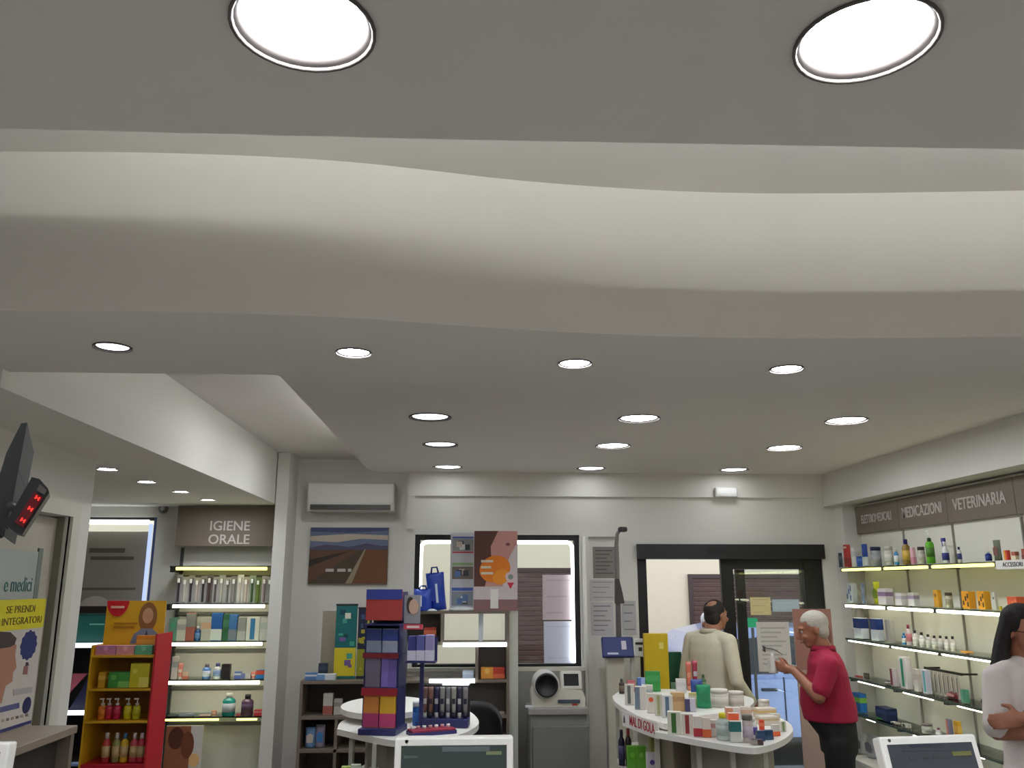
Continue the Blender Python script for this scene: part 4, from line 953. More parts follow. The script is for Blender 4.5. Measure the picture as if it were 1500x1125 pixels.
m = MB(); side([(cb[0]+rb[0]*math.cos(a)*(1+.06*math.cos(12*a)), cb[1]+rb[1]*math.sin(a)*(1+.06*math.cos(12*a))) for a in [2*PI*i/48 for i in range(48)]], .0015, (36,46,110), m); m.build('blue_badge', ps)
m = MB(); c2_ = sp_(39, 1033); side(ell(c2_[0],c2_[1],abs(sp_(45,1033)[0]-sp_(33,1033)[0])/2,.042), .0015, (30,38,84), m)
sidepx([(0,1036),(28,1029),(28,1037),(0,1044)], .0015, (90,96,140), m); sidepx([(19,1010),(47,1006),(47,1014),(19,1019)], .0015, (176,170,172), m)
side([(yl,0),(ye,0),(ye,.016),(yl,.016)], .0015, (50,54,110), m)
sidepx([(33,988),(40,988),(41,976),(35,976)], .0015, (150,100,100), m); sidepx([(37,976),(42,975),(41,970),(38,970)], .002, (50,50,60), m)
for q_ in range(6): sidepx([(2+7*q_,1058-1.6*q_),(6+7*q_,1057-1.6*q_),(6+7*q_,1053-1.6*q_),(2+7*q_,1054-1.6*q_)], .0015, [(170,150,130),(130,110,110)][q_%2], m)
m.build('printed_details', ps)
m = MB(); sidepx([(-24,1040),(2,1030),(8,1005),(18,998),(19,985),(24,978),(22,960),(24,945),(10,935),(-24,935)], .0012, (176,124,100), m); m.build('printed_woman', ps)
m = MB(); sidepx([(-24,955),(0,950),(14,948),(21,944),(24,935),(15,926),(-24,924)], .002, (70,56,56), m); m.build('printed_hair', ps)

def px_prism(poly, y, dep, mat, name, parent, off):
    """solid with a measured silhouette, given real depth along the view"""
    pts = [onY(x, y_, y) for x, y_ in poly]; m = MB(); n = len(pts); dv = Vector((dep*-.45, dep, 0))
    v = [tuple(p-off) for p in pts] + [tuple(p+dv-off) for p in pts]
    m.add(v, [list(range(n)), list(range(2*n-1,n-1,-1))] + [(i,(i+1)%n,(i+1)%n+n,i+n) for i in range(n)], mat); return m.build(name, parent)
o_ = onY(10, 760, 2.0)
tv = thing('wall_screen', 'black flat screen seen edge-on at the far left, above the number display', 'screen', tuple(o_), 0)
px_prism([(39,619),(31,620),(21,640),(9,664),(-2,700),(-2,780),(6,785),(16,740),(27,690)], 2.0, .45, P(22,22,24,.75), 'housing', tv, o_)
px_prism([(40,619),(38.5,619),(15,741),(17,742)], 1.995, .46, P(14,14,18,.6), 'screen', tv, o_)
MB().cyl((-.22,.4,.0),(-1.2,.5,.05),.025,P(30,30,32)).build('wall_arm', tv)
o_ = onY(40, 740, 1.9)
qd = thing('queue_display', 'black tilted number display with red digits on the far left', 'display', tuple(o_), 0)
dz_ = P(20,20,22)
def qp(u, v): return (40 + u*.545 + v*.84, 740 - u*.84 + v*.545)     # along / across the tilted box, in photo pixels
px_prism([qp(-41,-18),(5,772),qp(38,-17),qp(42,-6),qp(37,12),qp(33,17),qp(-40,17),qp(-43,8)], 1.9, .10, dz_, 'housing', qd, o_)
px_prism([qp(-31,-2),qp(22,-2),qp(22,13),qp(-31,13)], 1.897, .01, P(84,20,26,.2), 'red_window', qd, o_)
for u in (-22, -2, 17):
    for k_ in (0, 1): px_prism([qp(u-3,3+5*k_),qp(u+3,3+5*k_),qp(u+3,5.2+5*k_),qp(u-3,5.2+5*k_)], 1.895, .004, EM('red_digit',(1,.05,.04),1.6), 'digit', qd, o_)
    px_prism([qp(u-.8,3),qp(u+.8,3),qp(u+.8,10),qp(u-.8,10)], 1.895, .004, EM('red_digit',(1,.05,.04),1.6), 'digit', qd, o_)
px_prism([qp(26,0),qp(36,-2),qp(34,12),qp(26,13)], 1.897, .01, P(70,66,64), 'end_cap', qd, o_)
MB().cyl((-.05,.06,.0),(-.16,.2,.02),.012,P(30,30,32)).build('bracket', qd)

# ------------------------------------------------------------------ service counter with three monitors in front of the viewer
sv = thing('service_counter', 'taupe service counter below the monitors in front of the viewer', 'counter', (.4, 2.35, 0))
MB().box(-1.7,1.6,-.3,.3,0,.95,TAUPE).build('body', sv)
MB().box(-1.72,1.62,-.33,.33,.95,.99,WHITE,bev=.006).build('counter_top', sv)
def monitor(x, y, ztop, w, h, rz, tilt, label, dark, lines):
    t = thing('monitor', label, 'monitor', (x, y, .991), rz)
    mx = Matrix.Translation((0,0,ztop-.991)) @ Matrix.Rotation(-tilt,4,'X')
    MB().box(-w/2,w/2,0,.035,-h,0,P(222,218,214,.35),mx,bev=.005).build('housing', t)
    s_ = MB().box(-w/2+.017,w/2-.017,-.002,.001,-h+.02,-.019,P(*dark,.12),mx).build('screen', t)
    m = MB()
    for a, b, z, hh, c in lines: m.box(w*a,w*b,-.003,-.002,-z-hh,-z,P(*c),mx)
    m.build('screen_print', s_)
    MB().lathe([(0,-.004),(.0045,-.004),(.0045,0),(0,0)], P(70,66,70), 12, mx=mx @ Matrix.Translation((-w*.40,-.0,-.009)) @ wpz).build('badge', t)
    MB().box(-.03,.03,.03,.07,.0,ztop-.991-h*.35,P(200,198,194)).build('neck', t)
    MB().box(-.11,.11,-.02,.15,0,.015,P(200,198,194),bev=.005).build('foot', t)
    return t
p = onY(665.5,1080,2.3)
monitor(p.x, 2.3, p.z, .302, .245, 0, .0, 'white framed monitor with dark green screen at the bottom centre', (52,62,60), [(-.42,-.3,.042,.006,(70,84,80)),(.27,.4,.034,.008,(110,116,84)),(-.1,.3,.022,.012,(84,90,92))])
p = onY(1358,1077,2.2)
monitor(p.x, 2.2, p.z, .268, .22, .12, .28, 'white framed monitor with grey text lines at the bottom right', (64,68,74), [(-.22,.12,.0195,.006,(34,36,54)),(.2,.40,.04,.010,(96,98,52)),(-.25,-.22,.050,.004,(38,40,46)),(-.1,-.03,.050,.005,(38,40,46)),(.0,.12,.050,.004,(44,46,52)),(.3,.36,.050,.004,(38,40,46)),(-.3,.2,.034,.002,(48,50,58))])
p = onY(-62,1088,2.0)
monitor(p.x, 2.0, p.z, .22, .2, 0, .1, 'white monitor corner at the bottom left edge on the service counter', (52,56,58), [(-.4,.2,.05,.004,(80,84,86))])
sv.scale = (1,1,1)
# advertising stand behind the man in pink and a grey dispenser on the pier
ad = thing('banner_stand', 'brown toned photo banner on a stand behind the man in the pink shirt', 'banner', (solveX(1192,6.6,1.4), 6.6, 0))
za, zb = onY(1192,892,6.6).z, .15
MB().box(-.15,.15,0,.012,zb,za,P(176,150,140)).build('banner', ad)
MB().box(-.15,.15,-.001,0,za-.45,za,P(150,104,92)).prism(ell(.07,za-.2,.07,.12), 0, .002, P(110,70,62), wpz).build('printed_photo', ad)
MB().box(-.17,.17,-.08,.09,0,.03,P(120,120,120)).box(-.008,.008,.012,.024,.03,za,ALU).build('stand', ad)
ds = thing('wall_dispenser', 'grey rounded dispenser on the pier right of the glass door', 'dispenser', (3.33, 7.2, 1.36))
MB().lathe([(0,0),(.035,.0),(.045,.03),(.04,.2),(.025,.24),(0,.245)], P(150,146,140), 16, (0,-.045,0)).build('housing', ds)
MB().cyl((0,-.05,0),(0,-.05,-.04),.018,P(70,66,64)).build('nozzle', ds)
# ------------------------------------------------------------------ goods on the right-hand wall
R1, R2, R3, R4, R5 = 0, 1, 2, 3, 4
TOP = 'on the top right-hand shelf'
for a in [
 ('c',1228,1234,810,R1,((70,78,96),(110,116,130)),'slim slate carton %s, at the far end' % TOP,'box','band'),
 ('c',1236,1247,798,R1,((196,70,66),(150,60,56),(230,220,214)),'red carton with white line %s, far end' % TOP,'box','low'),
 ('c',1247,1256,802,R1,((222,216,214),(200,196,200)),'plain white carton %s, between red and blue ones' % TOP,'box','band'),
 ('c',1254,1263,815,R1,((52,92,176),(90,130,206)),'short blue carton %s, low in front' % TOP,'box','band'),
 ('c',1263,1272,797,R1,((48,80,160),(220,222,226)),'tall blue carton %s, beside the navy lidded jar' % TOP,'box','low'),
 ('j',1272,1288,801,R1,((150,152,156),(30,36,70),(160,160,164)),'grey jar with navy lid %s' % TOP,'jar',''),
 ('j',1292,1306,800,R1,((206,204,196),(190,188,180),(214,212,204)),'pale translucent jar %s' % TOP,'jar',''),
 ('b',1308,1315,803,R1,((60,140,190),(226,226,224),(220,224,226)),'small blue bottle with white cap %s' % TOP,'bottle',''),
 ('b',1319,1332,790,R1,((140,110,56),(30,30,110),(196,160,70)),'amber bottle with dark blue cap %s' % TOP,'bottle',''),
 ('c',1333,1342,802,R1,((222,180,190),(206,140,160)),'pink carton %s, left of the clear jar' % TOP,'box','low'),
 ('j',1342,1353,801,R1,((186,182,170),(50,36,36),(196,190,176)),'clear jar with dark brown lid %s' % TOP,'jar',''),
 ('p',1354,1367,777,R1,((96,170,44),(30,70,40),(70,120,40)),'green pump bottle %s' % TOP,'bottle',''),
 ('s',1377,1388,788,R1,((224,222,220),(34,40,120),(40,46,120)),'white spray bottle with navy trigger %s' % TOP,'spray bottle',''),
 ('b',1400,1407,801,R1,((220,218,216),(26,34,96),(40,46,110)),'small white bottle with navy cap %s' % TOP,'bottle',''),
 ('b',1440,1450,808,R1,((30,44,130),(214,216,224),(40,56,140)),'navy bottle with white cap %s' % TOP,'bottle',''),
 ('g',1448,1467,791,R1,((96,104,84),(120,80,70)),'grey green bag with brown print %s' % TOP,'pouch',''),
 ('c',1469,1480,806,R1,((206,70,56),(226,160,60)),'red and amber carton %s, above the white tag' % TOP,'box','side'),
 ('c',1480,1492,808,R1,((222,206,192),(170,90,80)),'cream carton with red print %s, above the white tag' % TOP,'box','top'),
 ('c',1495,1504,804,R1,((150,76,60),(120,60,50)),'dark red carton %s, at the photo edge' % TOP,'box','low')]:
    on_right(*a[:6], a[6], a[7], style=a[8])
SEC = 'on the second right-hand shelf'
for a in [
 ('c',1239,1256,854,R2,((196,200,206),(70,96,150)),'white and blue book sized carton %s, far end' % SEC,'box','prints'),
 ('c',1262,1267,854,R2,((120,136,166),(150,160,186)),'thin blue grey carton %s' % SEC,'box','band'),
 ('g',1270,1291,852,R2,((196,196,30),(110,130,30)),'yellow green bag %s' % SEC,'pouch',''),
 ('c',1285,1309,862,R2,((224,216,220),(150,120,160)),'white carton with mauve band %s, next to the yellow green bag' % SEC,'box','band'),
 ('c',1310,1329,869,R2,((222,216,220),(186,180,196)),'white carton with lilac band %s, in the middle of three' % SEC,'box','band'),
 ('c',1329,1347,868,R2,((224,220,220),(160,140,170),(190,200,150)),'white carton with violet band and green line %s' % SEC,'box','band'),
 ('c',1367,1380,864,R2,((226,166,50),(150,110,50)),'narrow amber carton %s' % SEC,'box','spot'),
 ('j',1382,1393,868,R2,((196,190,170),(70,60,50),(150,140,120)),'clear jar with dark lid %s' % SEC,'jar',''),
 ('c',1408,1430,866,R2,((236,164,40),(70,50,36)),'orange carton with dark animal print %s, left of two' % SEC,'box','prints'),
 ('c',1431,1452,866,R2,((236,168,44),(90,60,36)),'orange carton with dark animal print %s, right of two' % SEC,'box','prints'),
 ('c',1453,1462,868,R2,((206,206,196),(80,100,86)),'white carton with grey tree shape %s' % SEC,'box','spot'),
 ('c',1462,1467,888,R2,((216,196,40),(226,210,80)),'small yellow carton %s' % SEC,'box','band'),
 ('j',1467,1473,890,R2,((60,50,110),(40,36,90),(70,60,120)),'tiny indigo jar %s' % SEC,'jar',''),
 ('c',1474,1504,874,R2,((222,96,60),(236,130,90)),'wide coral red carton %s, above the woman' % SEC,'box','prints')]:
    on_right(*a[:6], a[6], a[7], style=a[8])
THI = 'on the third right-hand shelf'
for a in [
 ('c',1250,1273,905,R3,((208,212,222),(24,46,110)),'white carton with navy picture %s, left of two' % THI,'box','top'),
 ('c',1275,1295,906,R3,((206,210,222),(22,50,120)),'white carton with navy picture %s, right of two' % THI,'box','top'),
 ('c',1297,1312,907,R3,((176,172,164),(150,146,146)),'plain grey carton %s' % THI,'box','side'),
 ('b',1319,1326,927,R3,((50,120,190),(60,130,196)),'small sky blue bottle %s' % THI,'bottle',''),
 ('b',1325,1334,915,R3,((216,200,204),(150,60,80),(200,120,130)),'white bottle with crimson cap %s' % THI,'bottle',''),
 ('b',1335,1343,923,R3,((216,208,208),(40,36,40)),'white bottle with black cap %s, first of seven' % THI,'bottle',''),
 ('b',1344,1353,926,R3,((210,206,206),(40,36,42)),'white bottle with black cap %s, second of seven' % THI,'bottle',''),
 ('b',1354,1362,929,R3,((206,200,200),(36,32,38)),'white bottle with black cap %s, third of seven' % THI,'bottle',''),
 ('b',1363,1371,931,R3,((214,206,200),(34,30,36)),'white bottle with black cap %s, fourth of seven' % THI,'bottle',''),
 ('b',1372,1380,931,R3,((216,206,200),(36,32,36)),'white bottle with black cap %s, fifth of seven' % THI,'bottle',''),
 ('b',1381,1389,932,R3,((216,208,202),(30,28,34)),'white bottle with black cap %s, sixth of seven' % THI,'bottle',''),
 ('b',1390,1398,932,R3,((214,206,200),(34,30,34)),'white bottle with black cap %s, seventh of seven' % THI,'bottle',''),
 ('c',1405,1425,961,R3,((226,150,60),(236,190,110)),'flat orange packet %s' % THI,'box','band'),
 ('g',1455,1471,938,R3,((150,160,60),(196,180,90)),'olive and cream bag %s, beside the woman' % THI,'pouch','')]:
    on_right(*a[:6], a[6], a[7], style=a[8])
FOU = 'on the fourth right-hand shelf'
for a in [
 ('c',1251,1263,990,R4,((176,60,56),(196,100,90)),'low red packet %s' % FOU,'box','band'),
 ('c',1264,1273,986,R4,((76,70,66),(96,90,84)),'small dark grey packet %s' % FOU,'box','band'),
 ('b',1294,1302,996,R4,((110,96,110),(150,140,150)),'small mauve bottle %s' % FOU,'bottle',''),
 ('c',1304,1317,979,R4,((220,208,212),(150,70,80)),'white carton with crimson side %s' % FOU,'box','side'),
 ('c',1318,1337,962,R4,((222,216,222),(40,150,110)),'tall white carton with green top line %s' % FOU,'box','stripe'),
 ('c',1338,1350,980,R4,((220,212,206),(206,196,190)),'cream carton %s, right of the tall one' % FOU,'box','band'),
 ('c',1351,1365,981,R4,((206,204,222),(90,180,180)),'lilac white carton with teal line %s' % FOU,'box','stripe'),
 ('g',1372,1406,1013,R4,((110,30,40),(196,140,140)),'dark red pouch %s, below the thermometers' % FOU,'pouch',''),
 ('c',1407,1420,1010,R4,((80,140,120),(100,160,140)),'sea green carton %s' % FOU,'box','side'),
 ('c',1436,1445,1024,R4,((90,86,80),(70,66,62)),'flat dark packet %s, by the woman' % FOU,'box','band')]:
    st_ = a[8]
    on_right(*a[:6], a[6], a[7], style=st_)
# rack of hanging thermometers
y0, y1 = solveY(1352, 3.27, 1.2), solveY(1402, 3.27, 1.2)
hk = thing('hanging_rail', 'dark rail holding slim hanging thermometers above the fourth right-hand shelf', 'rail', (3.30, (y0+y1)/2, onX(1376, 983, 3.27).z))
Lr = abs(y0-y1)
MB().box(-.012,.0,-Lr/2-.02,Lr/2+.02,-.008,.008,BLACK).box(0,.1,-Lr/2-.02,-Lr/2-.005,-.006,.006,BLACK).box(0,.1,Lr/2+.005,Lr/2+.02,-.006,.006,BLACK).build('rail', hk)
for q in range(8):
    y = (y0+y1)/2 + Lr*(.44-.125*q)
    o = MB().box(-.004,.004,-.016,.016,-.155,-.002,P(190,182,170),bev=.002).build('thermometer_pack', None, (3.284, y, hk.location.z-.008))
    MB().box(-.0055,-.004,-.005,.005,-.14,-.02,P(110,104,98)).build('thermometer', o)
    tag(o, 'slim thermometer pack on the dark rail, %s from the door end' % ['first','second','third','fourth','fifth','sixth','seventh','eighth'][q], 'thermometer', 'thermometers on the rail')
FIF = 'on the lowest lit right-hand shelf'
for a in [
 ('c',1249,1270,1015,R5,((36,110,186),(130,190,80)),'blue carton with green band %s' % FIF,'box','band'),
 ('c',1282,1300,1052,R5,((60,150,60),(80,170,70)),'low green carton %s' % FIF,'box','band'),
 ('c',1282,1314,1036,R5,((30,40,84),(50,66,120)),'navy carton %s, behind the green one' % FIF,'box','band'),
 ('c',1303,1318,1060,R5,((206,200,190),(60,56,56)),'small white carton with black top %s, left' % FIF,'box','stripe'),
 ('c',1319,1334,1060,R5,((200,196,186),(70,64,60)),'small white carton with grey top %s, right' % FIF,'box','stripe'),
 ('j',1346,1362,1060,R5,((206,204,196),(130,116,116),(190,186,180)),'white jar with mauve grey lid %s' % FIF,'jar',''),
 ('b',1368,1377,1066,R5,((222,210,214),(170,110,130)),'small pale pink bottle %s' % FIF,'bottle',''),
 ('c',1387,1397,1053,R5,((150,146,170),(220,130,110)),'lavender and coral carton %s' % FIF,'box','side'),
 ('c',1398,1410,1056,R5,((226,170,50),(236,190,90)),'amber carton %s' % FIF,'box','band')]:
    on_right(*a[:6], a[6], a[7], style=a[8])
for i, (px, c, nm) in enumerate([(1246,(176,176,178),'grey'), (1266,(196,194,192),'pale'), (1282,(150,150,156),'dark grey')]):
    y = solveY(px, 3.28, .42); pouch((3.28, y, .452), .16, .1, .15+.01*i, -PI/2, (c, (110,110,120)), '%s wrapped packet low on the right beside the black trousers' % nm, 'packet')
bs = thing('low_plinth_shelf', 'white low plinth under the right-hand wall shelving', 'plinth', (3.25, 5.6, 0))
MB().box(-.14,.14,-1.4,1.55,0,.43,BACKP).build('carcass', bs)
MB().box(-.15,.14,-1.4,1.55,.43,.45,WHITE).build('top', bs)

# ------------------------------------------------------------------ oral care goods
IY = 8.60
g1 = [(255,'dark plum',(58,44,56)),(264,'white',(196,190,186)),(273,'charcoal',(52,42,50)),(282,'silver pink',(190,176,172)),(291,'black',(44,36,42)),(300,'brown',(76,56,56)),(309,'slate',(92,84,88)),(318,'pearl',(186,182,172)),(327,'grey',(110,106,104)),(336,'smoke',(140,136,132)),(345,'ivory',(206,196,186)),(354,'peach white',(206,190,176)),(363,'forest green',(54,80,40)),(372,'leaf green',(96,120,40)),(381,'mauve',(130,110,114)),(389,'steel',(120,122,124))]
for px, nm, c in g1:
    on_front('k', px, px+8.5, 842 + (px*7) % 5, IY+.03, IG_Z[1]+.022, (c, tuple(int(.35*v+140) for v in c) if px % 2 else tuple(int(.6*v+60) for v in c)), '%s toothbrush pack on the upper shelf of the oral care bay' % nm, 'toothbrush', dep=.035, group='toothbrush packs in the oral care bay')
for a in [
 ('c',246,257,905,((90,130,110),(70,150,110)),'grey green carton at the left end of the second oral care row','box','spot'),
 ('c',258,270,908,((176,172,160),(150,146,140)),'pale grey carton left in the second oral care row','box','band'),
 ('c',271,283,898,((150,84,72),(120,120,112)),'brick red carton in the second oral care row','box','top'),
 ('b',284,292,918,((40,80,130),(190,190,186),(70,110,150)),'small blue bottle left in the second oral care row','bottle',''),
 ('c',294,307,905,((168,164,150),(186,150,120)),'beige carton in the second oral care row','box','band'),
 ('c',308,323,898,((36,84,146),(190,196,186)),'deep blue carton in the second oral care row','box','low'),
 ('c',325,333,900,((44,90,60),(60,110,80)),'dark green carton in the second oral care row','box','band'),
 ('c',334,345,900,((60,104,150),(110,116,124)),'steel blue carton in the second oral care row','box','low'),
 ('c',347,358,905,((130,132,128),(160,160,154)),'mid grey carton in the second oral care row','box','low'),
 ('c',360,378,904,((196,196,184),(50,110,150)),'white carton with blue stripe in the second oral care row','box','stripe'),
 ('c',380,395,905,((186,188,180),(170,176,168)),'white carton at the right end of the second oral care row','box','band')]:
    on_front(a[0], a[1], a[2], a[3], IY+.02, IG_Z[2]+.022, a[4], a[5], a[6], style=a[7])
for a in [
 ('c',250,258,962,((190,176,170),(150,150,150)),'pale carton at the left end of the third oral care row','box','band'),
 ('t',259,266,972,((210,130,116),(220,200,190)),'coral tube in the third oral care row','tube',''),
 ('c',267,274,984,((206,170,150),(196,110,90)),'low peach carton in the third oral care row','box','low'),
 ('b',295,306,973,((90,130,190),(120,110,120),(190,196,206)),'blue bottle with grey cap in the third oral care row','bottle',''),
 ('b',311,322,972,((206,206,206),(86,80,140),(130,150,190)),'white bottle with violet cap in the third oral care row','bottle',''),
 ('c',324,335,973,((34,28,30),(50,40,40)),'black carton in the third oral care row','box','band'),
 ('c',343,352,984,((90,110,170),(190,190,200)),'small blue carton in the third oral care row','box','band'),
 ('c',353,366,986,((190,180,176),(110,120,170)),'low pale carton in the third oral care row','box','side'),
 ('t',367,374,984,((206,120,100),(220,210,200)),'salmon tube in the third oral care row','tube',''),
 ('c',375,388,982,((44,120,190),(206,80,60)),'bright blue carton with red edge in the third oral care row','box','top')]:
    on_front(a[0], a[1], a[2], a[3], IY+.02, IG_Z[3]+.022, a[4], a[5], a[6], style=a[7])
for a in [
 ('b',324,341,1016,((30,140,130),(206,206,200),(190,196,200)),'teal mouthwash bottle on the lowest oral care shelf','bottle',''),
 ('b',352,368,1018,((96,66,92),(40,36,44),(80,56,80)),'plum mouthwash bottle on the lowest oral care shelf','bottle',''),
 ('c',246,262,1048,((56,60,66),(130,136,146)),'flat charcoal packet on the lowest oral care shelf','box','band'),
 ('c',263,280,1046,((130,136,150),(160,166,176)),'flat grey blue packet on the lowest oral care shelf','box','band'),
 ('c',292,306,1048,((206,170,156),(222,200,190)),'flat peach packet on the lowest oral care shelf','box','band'),
 ('t',309,316,1041,((200,130,100),(216,206,196)),'small copper tube on the lowest oral care shelf','tube',''),
 ('c',346,351,1046,((190,40,46),(216,120,120)),'low red packet left of the plum mouthwash','box','band'),
 ('c',372,384,1040,((206,60,66),(226,150,150)),'red carton right of the plum mouthwash','box','band')]:
    on_front(a[0], a[1], a[2], a[3], IY+.0, IG_Z[4]+.022, a[4], a[5], a[6], style=a[7])
# low shelf unit goods
for a in [
 ('c',447,463,986,1.0885,((84,120,176),(206,210,216)),'flat blue and white box on top of the low shelf unit, left','box','band'),
 ('c',464,490,988,1.0885,((206,210,216),(110,150,200)),'flat white and blue box on top of the low shelf unit, right','box','side'),
 ('c',466,478,972,1.0885,((44,56,74),(60,72,90)),'small dark blue box on the low shelf unit against the beige board','box','band'),
 ('c',473,486,1016,.838,((206,200,194),(160,90,80)),'white carton with red foot in the low shelf unit, left','box','low'),
 ('c',489,500,1024,.838,((190,186,180),(150,146,140)),'grey white carton in the low shelf unit, right','box','band'),
 ('g',446,460,1066,.608,((110,150,196),(206,196,190)),'light blue bag in the bottom left compartment','pouch',''),
 ('g',461,474,1062,.608,((150,140,160),(70,130,190)),'mauve blue bag in the bottom left compartment','pouch','')]:
    zz = 1.8 + (a[4]-1.8)*1.19 + .001
    on_front(a[0], a[1], a[2], a[3], 8.07 if a[4] < 1 else (8.04 if a[1] != 466 else 8.22), zz, a[5], a[6], a[7], style=a[8])

# ------------------------------------------------------------------ goods on the gondola
ZU, ZL = 1.05, 1.01
for a in [
 ('b',907,915,995,1017,((52,40,36),(50,80,56),(96,80,66)),'dark brown bottle at the back left of the gondola','bottle','',0),
 ('c',916,929,1003,1033,((214,208,200),(100,104,100)),'white carton with grey stripe on the gondola, leftmost','box','stripe',.25),
 ('c',931,947,1006,1040,((220,214,208),(110,124,140)),'white carton with slate blue stripe on the gondola upper top','box','side',.25),
 ('c',941,957,1004,1034,((218,214,208),(180,186,190)),'tall white carton behind the slate striped one','box','band',.2),
 ('c',948,961,1016,1045,((222,214,206),(226,96,50)),'white carton with orange spot on the gondola upper top','box','spot',.25),
 ('c',960,971,1017,1049,((216,212,196),(170,170,120)),'cream carton with olive stripe on the gondola upper top','box','stripe',.25),
 ('c',971,986,1019,1052,((218,216,214),(90,116,140)),'white carton with steel stripe on the gondola upper top','box','stripe',.25),
 ('c',984,1003,1015,1042,((196,160,112),(170,134,90)),'tan carton on the gondola upper top','box','band',.15),
 ('c',1004,1019,1024,1043,((196,190,206),(60,60,100)),'lilac carton with navy end on the gondola','box','side',.15),
 ('c',1010,1021,1015,1036,((206,190,130),(214,206,190)),'straw coloured carton left of the green bag','box','band',.1),
 ('g',1021,1042,1004,1038,((24,140,96),(30,120,84)),'emerald green bag on the gondola','pouch','',.1),
 ('j',1042,1067,1011,1037,((216,208,200),(222,216,208),(214,206,198)),'large white tub on the gondola, left of two','jar','',0),
 ('j',1068,1090,1014,1036,((214,206,198),(220,212,204),(210,200,190)),'large white tub on the gondola, right of two','jar','',0),
 ('c',946,967,984,1013,((44,140,60),(60,150,80)),'green carton at the back of the gondola before the yellow panel','box','band',.1),
 ('c',991,1005,995,1016,((222,218,214),(206,204,204)),'white carton at the back of the gondola beside the dark green panel','box','band',.1),
 ('b',1027,1035,988,1014,((80,110,70),(70,100,60),(90,120,80)),'olive bottle at the back of the gondola','bottle','',0),
 ('t',1006,1014,970,1012,((206,110,90),(220,150,120)),'coral tube leaning at the back of the gondola','tube','',0),
 ('t',1015,1023,968,1010,((160,50,70),(190,190,200)),'crimson tube at the back of the gondola','tube','',0),
 ('g',1012,1030,996,1018,((50,80,150),(30,50,110)),'blue pouch at the back of the gondola','pouch','',0),
 ('c',919,930,997,1014,((190,100,110),(206,150,140)),'low pink carton at the back left of the gondola','box','band',0),
 ('c',934,945,993,1014,((150,170,206),(70,100,170)),'clear blue carton at the back left of the gondola','box','side',0)]:
    on_plate(a[0], a[1], a[2], a[3], a[4], ZU, a[5], a[6], a[7], style=a[8], rz=-a[9])
for a in [
 ('c',979,998,1043,1076,((218,216,204),(60,110,50)),'white carton with green plant stripe on the gondola lower top','box','stripe',.3),
 ('c',1000,1016,1046,1077,((222,214,206),(140,50,50)),'white carton with dark red stripe on the gondola lower top','box','stripe',.3),
 ('c',1017,1030,1050,1080,((220,212,206),(166,36,50)),'white carton with scarlet base on the gondola lower top','box','low',.3),
 ('c',1030,1042,1052,1081,((220,206,196),(206,96,50)),'white carton with orange base on the gondola lower top','box','low',.3),
 ('c',1042,1053,1055,1080,((222,214,210),(196,150,150)),'white carton with rose band on the gondola lower top','box','band',.3),
 ('b',1050,1070,1046,1086,((186,194,190),(230,214,40),(170,180,176)),'clear bottle with yellow cap on the gondola','bottle','',0),
 ('c',1070,1086,1057,1088,((206,206,200),(30,100,100)),'white carton with dark teal top on the gondola','box','top',.1),
 ('c',1068,1082,1045,1066,((224,216,208),(226,90,50)),'white carton with orange red top behind the yellow capped bottle','box','top',.1),
 ('j',1089,1104,1048,1088,((206,190,190),(110,104,96),(190,176,190)),'pinkish jar with dark grey lid on the gondola','jar','',0),
 ('b',1097,1110,1053,1082,((226,222,220),(226,222,226),(90,70,160)),'white bottle with purple band on the gondola','bottle','',0),
 ('c',1113,1120,1055,1074,((216,70,46),(226,120,90)),'slim red carton on the gondola right end','box','band',0),
 ('c',1108,1120,1071,1086,((28,56,96),(40,70,110)),'navy blue carton on the gondola right end, left of two','box','band',-.1),
 ('c',1120,1132,1070,1084,((30,64,100),(44,80,116)),'navy blue carton on the gondola right end, right of two','box','low',-.2),
 ('c',1101,1117,1084,1092,((70,50,56),(150,140,136)),'flat dark packet at the gondola front edge','box','side',0),
 ('c',1131,1142,1062,1079,((224,216,206),(226,100,50)),'white carton with orange base on the gondola right end','box','low',-.3),
 ('c',1142,1151,1057,1072,((220,216,204),(120,140,90)),'white carton with moss green stripe at the gondola right tip','box','stripe',-.3),
 ('c',1110,1138,1050,1063,((222,212,200),(196,176,140)),'long cream carton on the gondola right end, front','box','band',-.2),
 ('c',1106,1135,1038,1052,((222,210,194),(226,190,130)),'long cream carton with straw band on the gondola right end, rear','box','band',-.2),
 ('c',1064,1084,1037,1057,((222,212,206),(206,140,110)),'white carton with copper print before the right tub','box','side',.1),
 ('c',1086,1101,1036,1055,((218,204,194),(206,170,150)),'blush carton before the right tub','box','band',.1),
 ('j',1112,1128,1026,1047,((222,214,206),(226,220,212),(220,210,202)),'white tub at the back of the gondola right end','jar','',0),
 ('c',1128,1142,1046,1060,((222,214,206),(214,200,186)),'small white carton at the gondola right end behind the long ones','box','band',-.3)]:
    on_plate(a[0], a[1], a[2], a[3], a[4], ZL, a[5], a[6], a[7], style=a[8], rz=-a[9])
